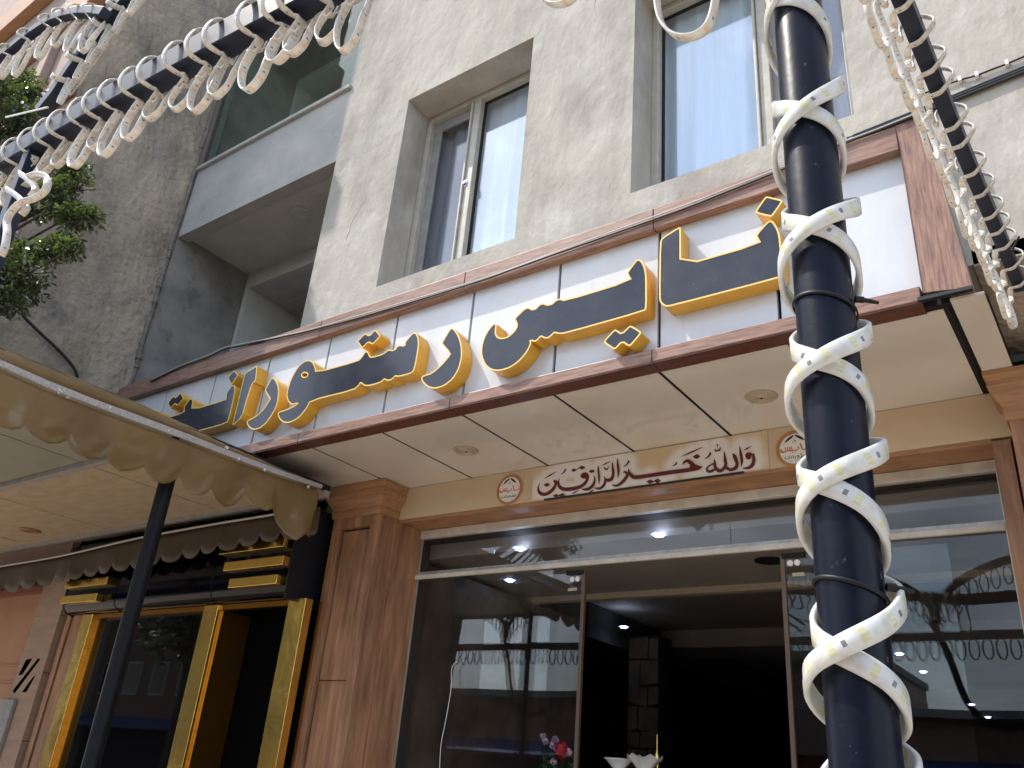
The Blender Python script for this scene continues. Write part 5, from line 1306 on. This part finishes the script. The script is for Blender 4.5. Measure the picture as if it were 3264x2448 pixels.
# ================================================================== STREET BEHIND THE CAMERA (seen in the glass)
fr = thing('arched_frame', 'arched black terrace frame with strip loops seen reflected in the glass', 'terrace frame', (-3, 0.0, 0))
Yr = -0.05
w = MB(); w.box(-9.5, 1.6, Yr - .03, Yr + .03, 3.25, 3.33)
for x in (-5.75, 1.6): w.box(x - .03, x + .03, Yr - .03, Yr + .03, 0, 3.25)
w.box(-9.5, -9.44, Yr - .03, Yr + .03, 0, 3.25)
obj('bar', w, 'beam_black', fr)
for cx in (-8.4, -5.72, -3.04, -0.36):
    P = [V((cx + 1.36 * math.cos(a), Yr, 3.40 + 0.68 * math.sin(a))) for a in [math.pi * k / 24 for k in range(25)]]
    w = MB(); A = [V((0, 1, 0))] * 25; Bv = []
    for i in range(25): T = (P[min(i + 1, 24)] - P[max(i - 1, 0)]).normalized(); Bv.append(T.cross(V((0, 1, 0))))
    w.sweep(P, A, Bv, .03, .035); obj('arch', w, 'beam_black', fr)
    q = P[24]; w = MB(); C_l = catmull([q, q + V((0.10, 0, -.3)), q + V((.22, 0, -.75)), q + V((.50, 0, -.95)), q + V((.80, 0, -.86))], 6)
    A = [V((0, 1, 0))] * len(C_l); Bv = [(C_l[min(i + 1, len(C_l) - 1)] - C_l[max(i - 1, 0)]).normalized().cross(V((0, 1, 0))) for i in range(len(C_l))]
    w.sweep(C_l, A, Bv, .025, .03); obj('scroll', w, 'beam_black', fr)
mb = MB()
for i in range(92):
    x = -9.3 + i * 0.118; mb.tube([V((x + .045 * math.cos(a), Yr - .04, 3.17 + .10 * math.sin(a))) for a in [k * math.pi / 5 for k in range(11)]], .009, 5, caps=False)
for cx in (-8.4, -5.72, -3.04, -0.36):
    for k in range(3, 30):
        a0 = math.pi * k / 32; c = V((cx + 1.36 * math.cos(a0), Yr - .04, 3.32 + 0.68 * math.sin(a0)))
        mb.tube([c + V((.04 * math.cos(a), 0, .10 * math.sin(a) - .05)) for a in [q * math.pi / 5 for q in range(11)]], .008, 5, caps=False)
obj('strip_loops', mb, 'strip_warm', fr, kind='stuff')
def far_building(x0, x1, y, h, m_, lab, aw):
    t = thing('street_building', lab, 'building', ((x0 + x1) / 2, y, 0)); w = MB(); w.box(x0, x1, y - 6, y, -.1, h); obj('wall', w, m_, t)
    w = MB(); w.box(x0 - .1, x1 + .1, y - 6, y + .35, h, h + .2); obj('roof', w, 'concrete', t)
    nwin = int((x1 - x0) / 2)
    for fl in range(1, int(h // 3)):
        for k in range(nwin):
            cx = x0 + (k + .5) * (x1 - x0) / nwin; f = MB(); f.box(cx - .55, cx + .55, y, y + .03, fl * 3 + .9, fl * 3 + 2.3); fo = obj('window', f, 'frame_white', t)
            f = MB(); f.box(cx - .48, cx + .48, y + .031, y + .035, fl * 3 + .97, fl * 3 + 2.23); obj('pane', f, 'glass_black', fo)
    w = MB(); w.box(x0 + .2, x1 - .2, y + .01, y + .05, 0, 2.5); obj('shutter', w, 'room_dark', t)
    w = MB(); w.prism([V((x0 + .1, y, 3.0)), V((x0 + .1, y + 1.3, 2.55)), V((x0 + .1, y + 1.3, 2.5)), V((x0 + .1, y, 2.94))], (x1 - x0 - .2, 0, 0)); obj('awning', w, aw, t)
far_building(-26, -15, -15, 4.3, 'brick_far', 'low brown brick shop across the street, reflected at the left', 'blue_awning')
far_building(-58, -40, -13, 8.5, 'plaster_mid', 'tall grey rendered building far down the street', 'maroon')
far_building(-40, -26, -14, 7.5, 'brick_far', 'brown brick building down the street, second from the far end', 'blue_awning')
far_building(-15, -6, -15, 5.4, 'pink_stone', 'pinkish two storey building across the street', 'maroon')
far_building(-6, 3, -15, 4.0, 'brick_far', 'low brown brick shop straight across the street', 'blue_awning')
far_building(3, 13, -15, 5.2, 'plaster_mid', 'grey rendered building across the street at the right', 'blue_awning')
def street_tree(x, y, h, r, lab, seed, n=1500):
    rr = random.Random(seed); t = thing('street_tree', lab, 'tree', (x, y, 0)); w = MB()
    w.tube([V((x, y, -.1)), V((x + .1, y, h * .35)), V((x, y + .1, h * .7))], [.18, .13, .05], 8)
    for k in range(6):
        a = rr.uniform(0, 6.3); w.tube([V((x + .05, y, h * .4)), V((x + math.cos(a) * r * .6, y + math.sin(a) * r * .6, h * rr.uniform(.6, .85)))], [.06, .02], 6)
    obj('trunk', w, 'bark', t); f = MB(); cs_ = [V((x + rr.uniform(-.6, .6) * r, y + rr.uniform(-.6, .6) * r, h * rr.uniform(.55, .95))) for _ in range(16)]
    for i in range(n):
        c = rr.choice(cs_); d = V((rr.gauss(0, 1), rr.gauss(0, 1), rr.gauss(0, 1))).normalized(); q = c + d * r * rr.uniform(.15, .42)
        e = V((rr.gauss(0, 1), rr.gauss(0, 1), rr.gauss(0, .6))).normalized(); nn = e.orthogonal().normalized(); leaf(f, q, e, nn, rr.uniform(.2, .36), .09)
    obj('crown', f, 'leaf', t, kind='stuff')
for x, y, h, r, lab, sd, n in ((-31, -5.5, 9.5, 3.4, 'tall street tree down the street near the brown brick building', 11, 3600), (-40, -6.5, 10.5, 3.8, 'tallest street tree far down the street', 12, 3600), (-26, -9.5, 8.8, 3.0, 'street tree down the road between brick shop and tall tree', 13, 3600), (-22, -6.5, 9.5, 3.4, 'tall dense street tree at the far left beyond the terrace', 1, 4200), (-19.5, -9, 8.2, 2.8, 'broad street tree second from the left across the road', 7, 3800),
                               (-10.5, -13, 4.2, 1.4, 'small street tree in front of the pinkish building', 2, 1500),
                               (0.6, -7.5, 4.0, 2.2, 'bushy street tree across the road right of the camera', 3, 4200), (4.2, -7.0, 5.2, 2.4, 'street tree at the far right across the road', 4, 4200)):
    street_tree(x, y, h, r, lab, sd, n)
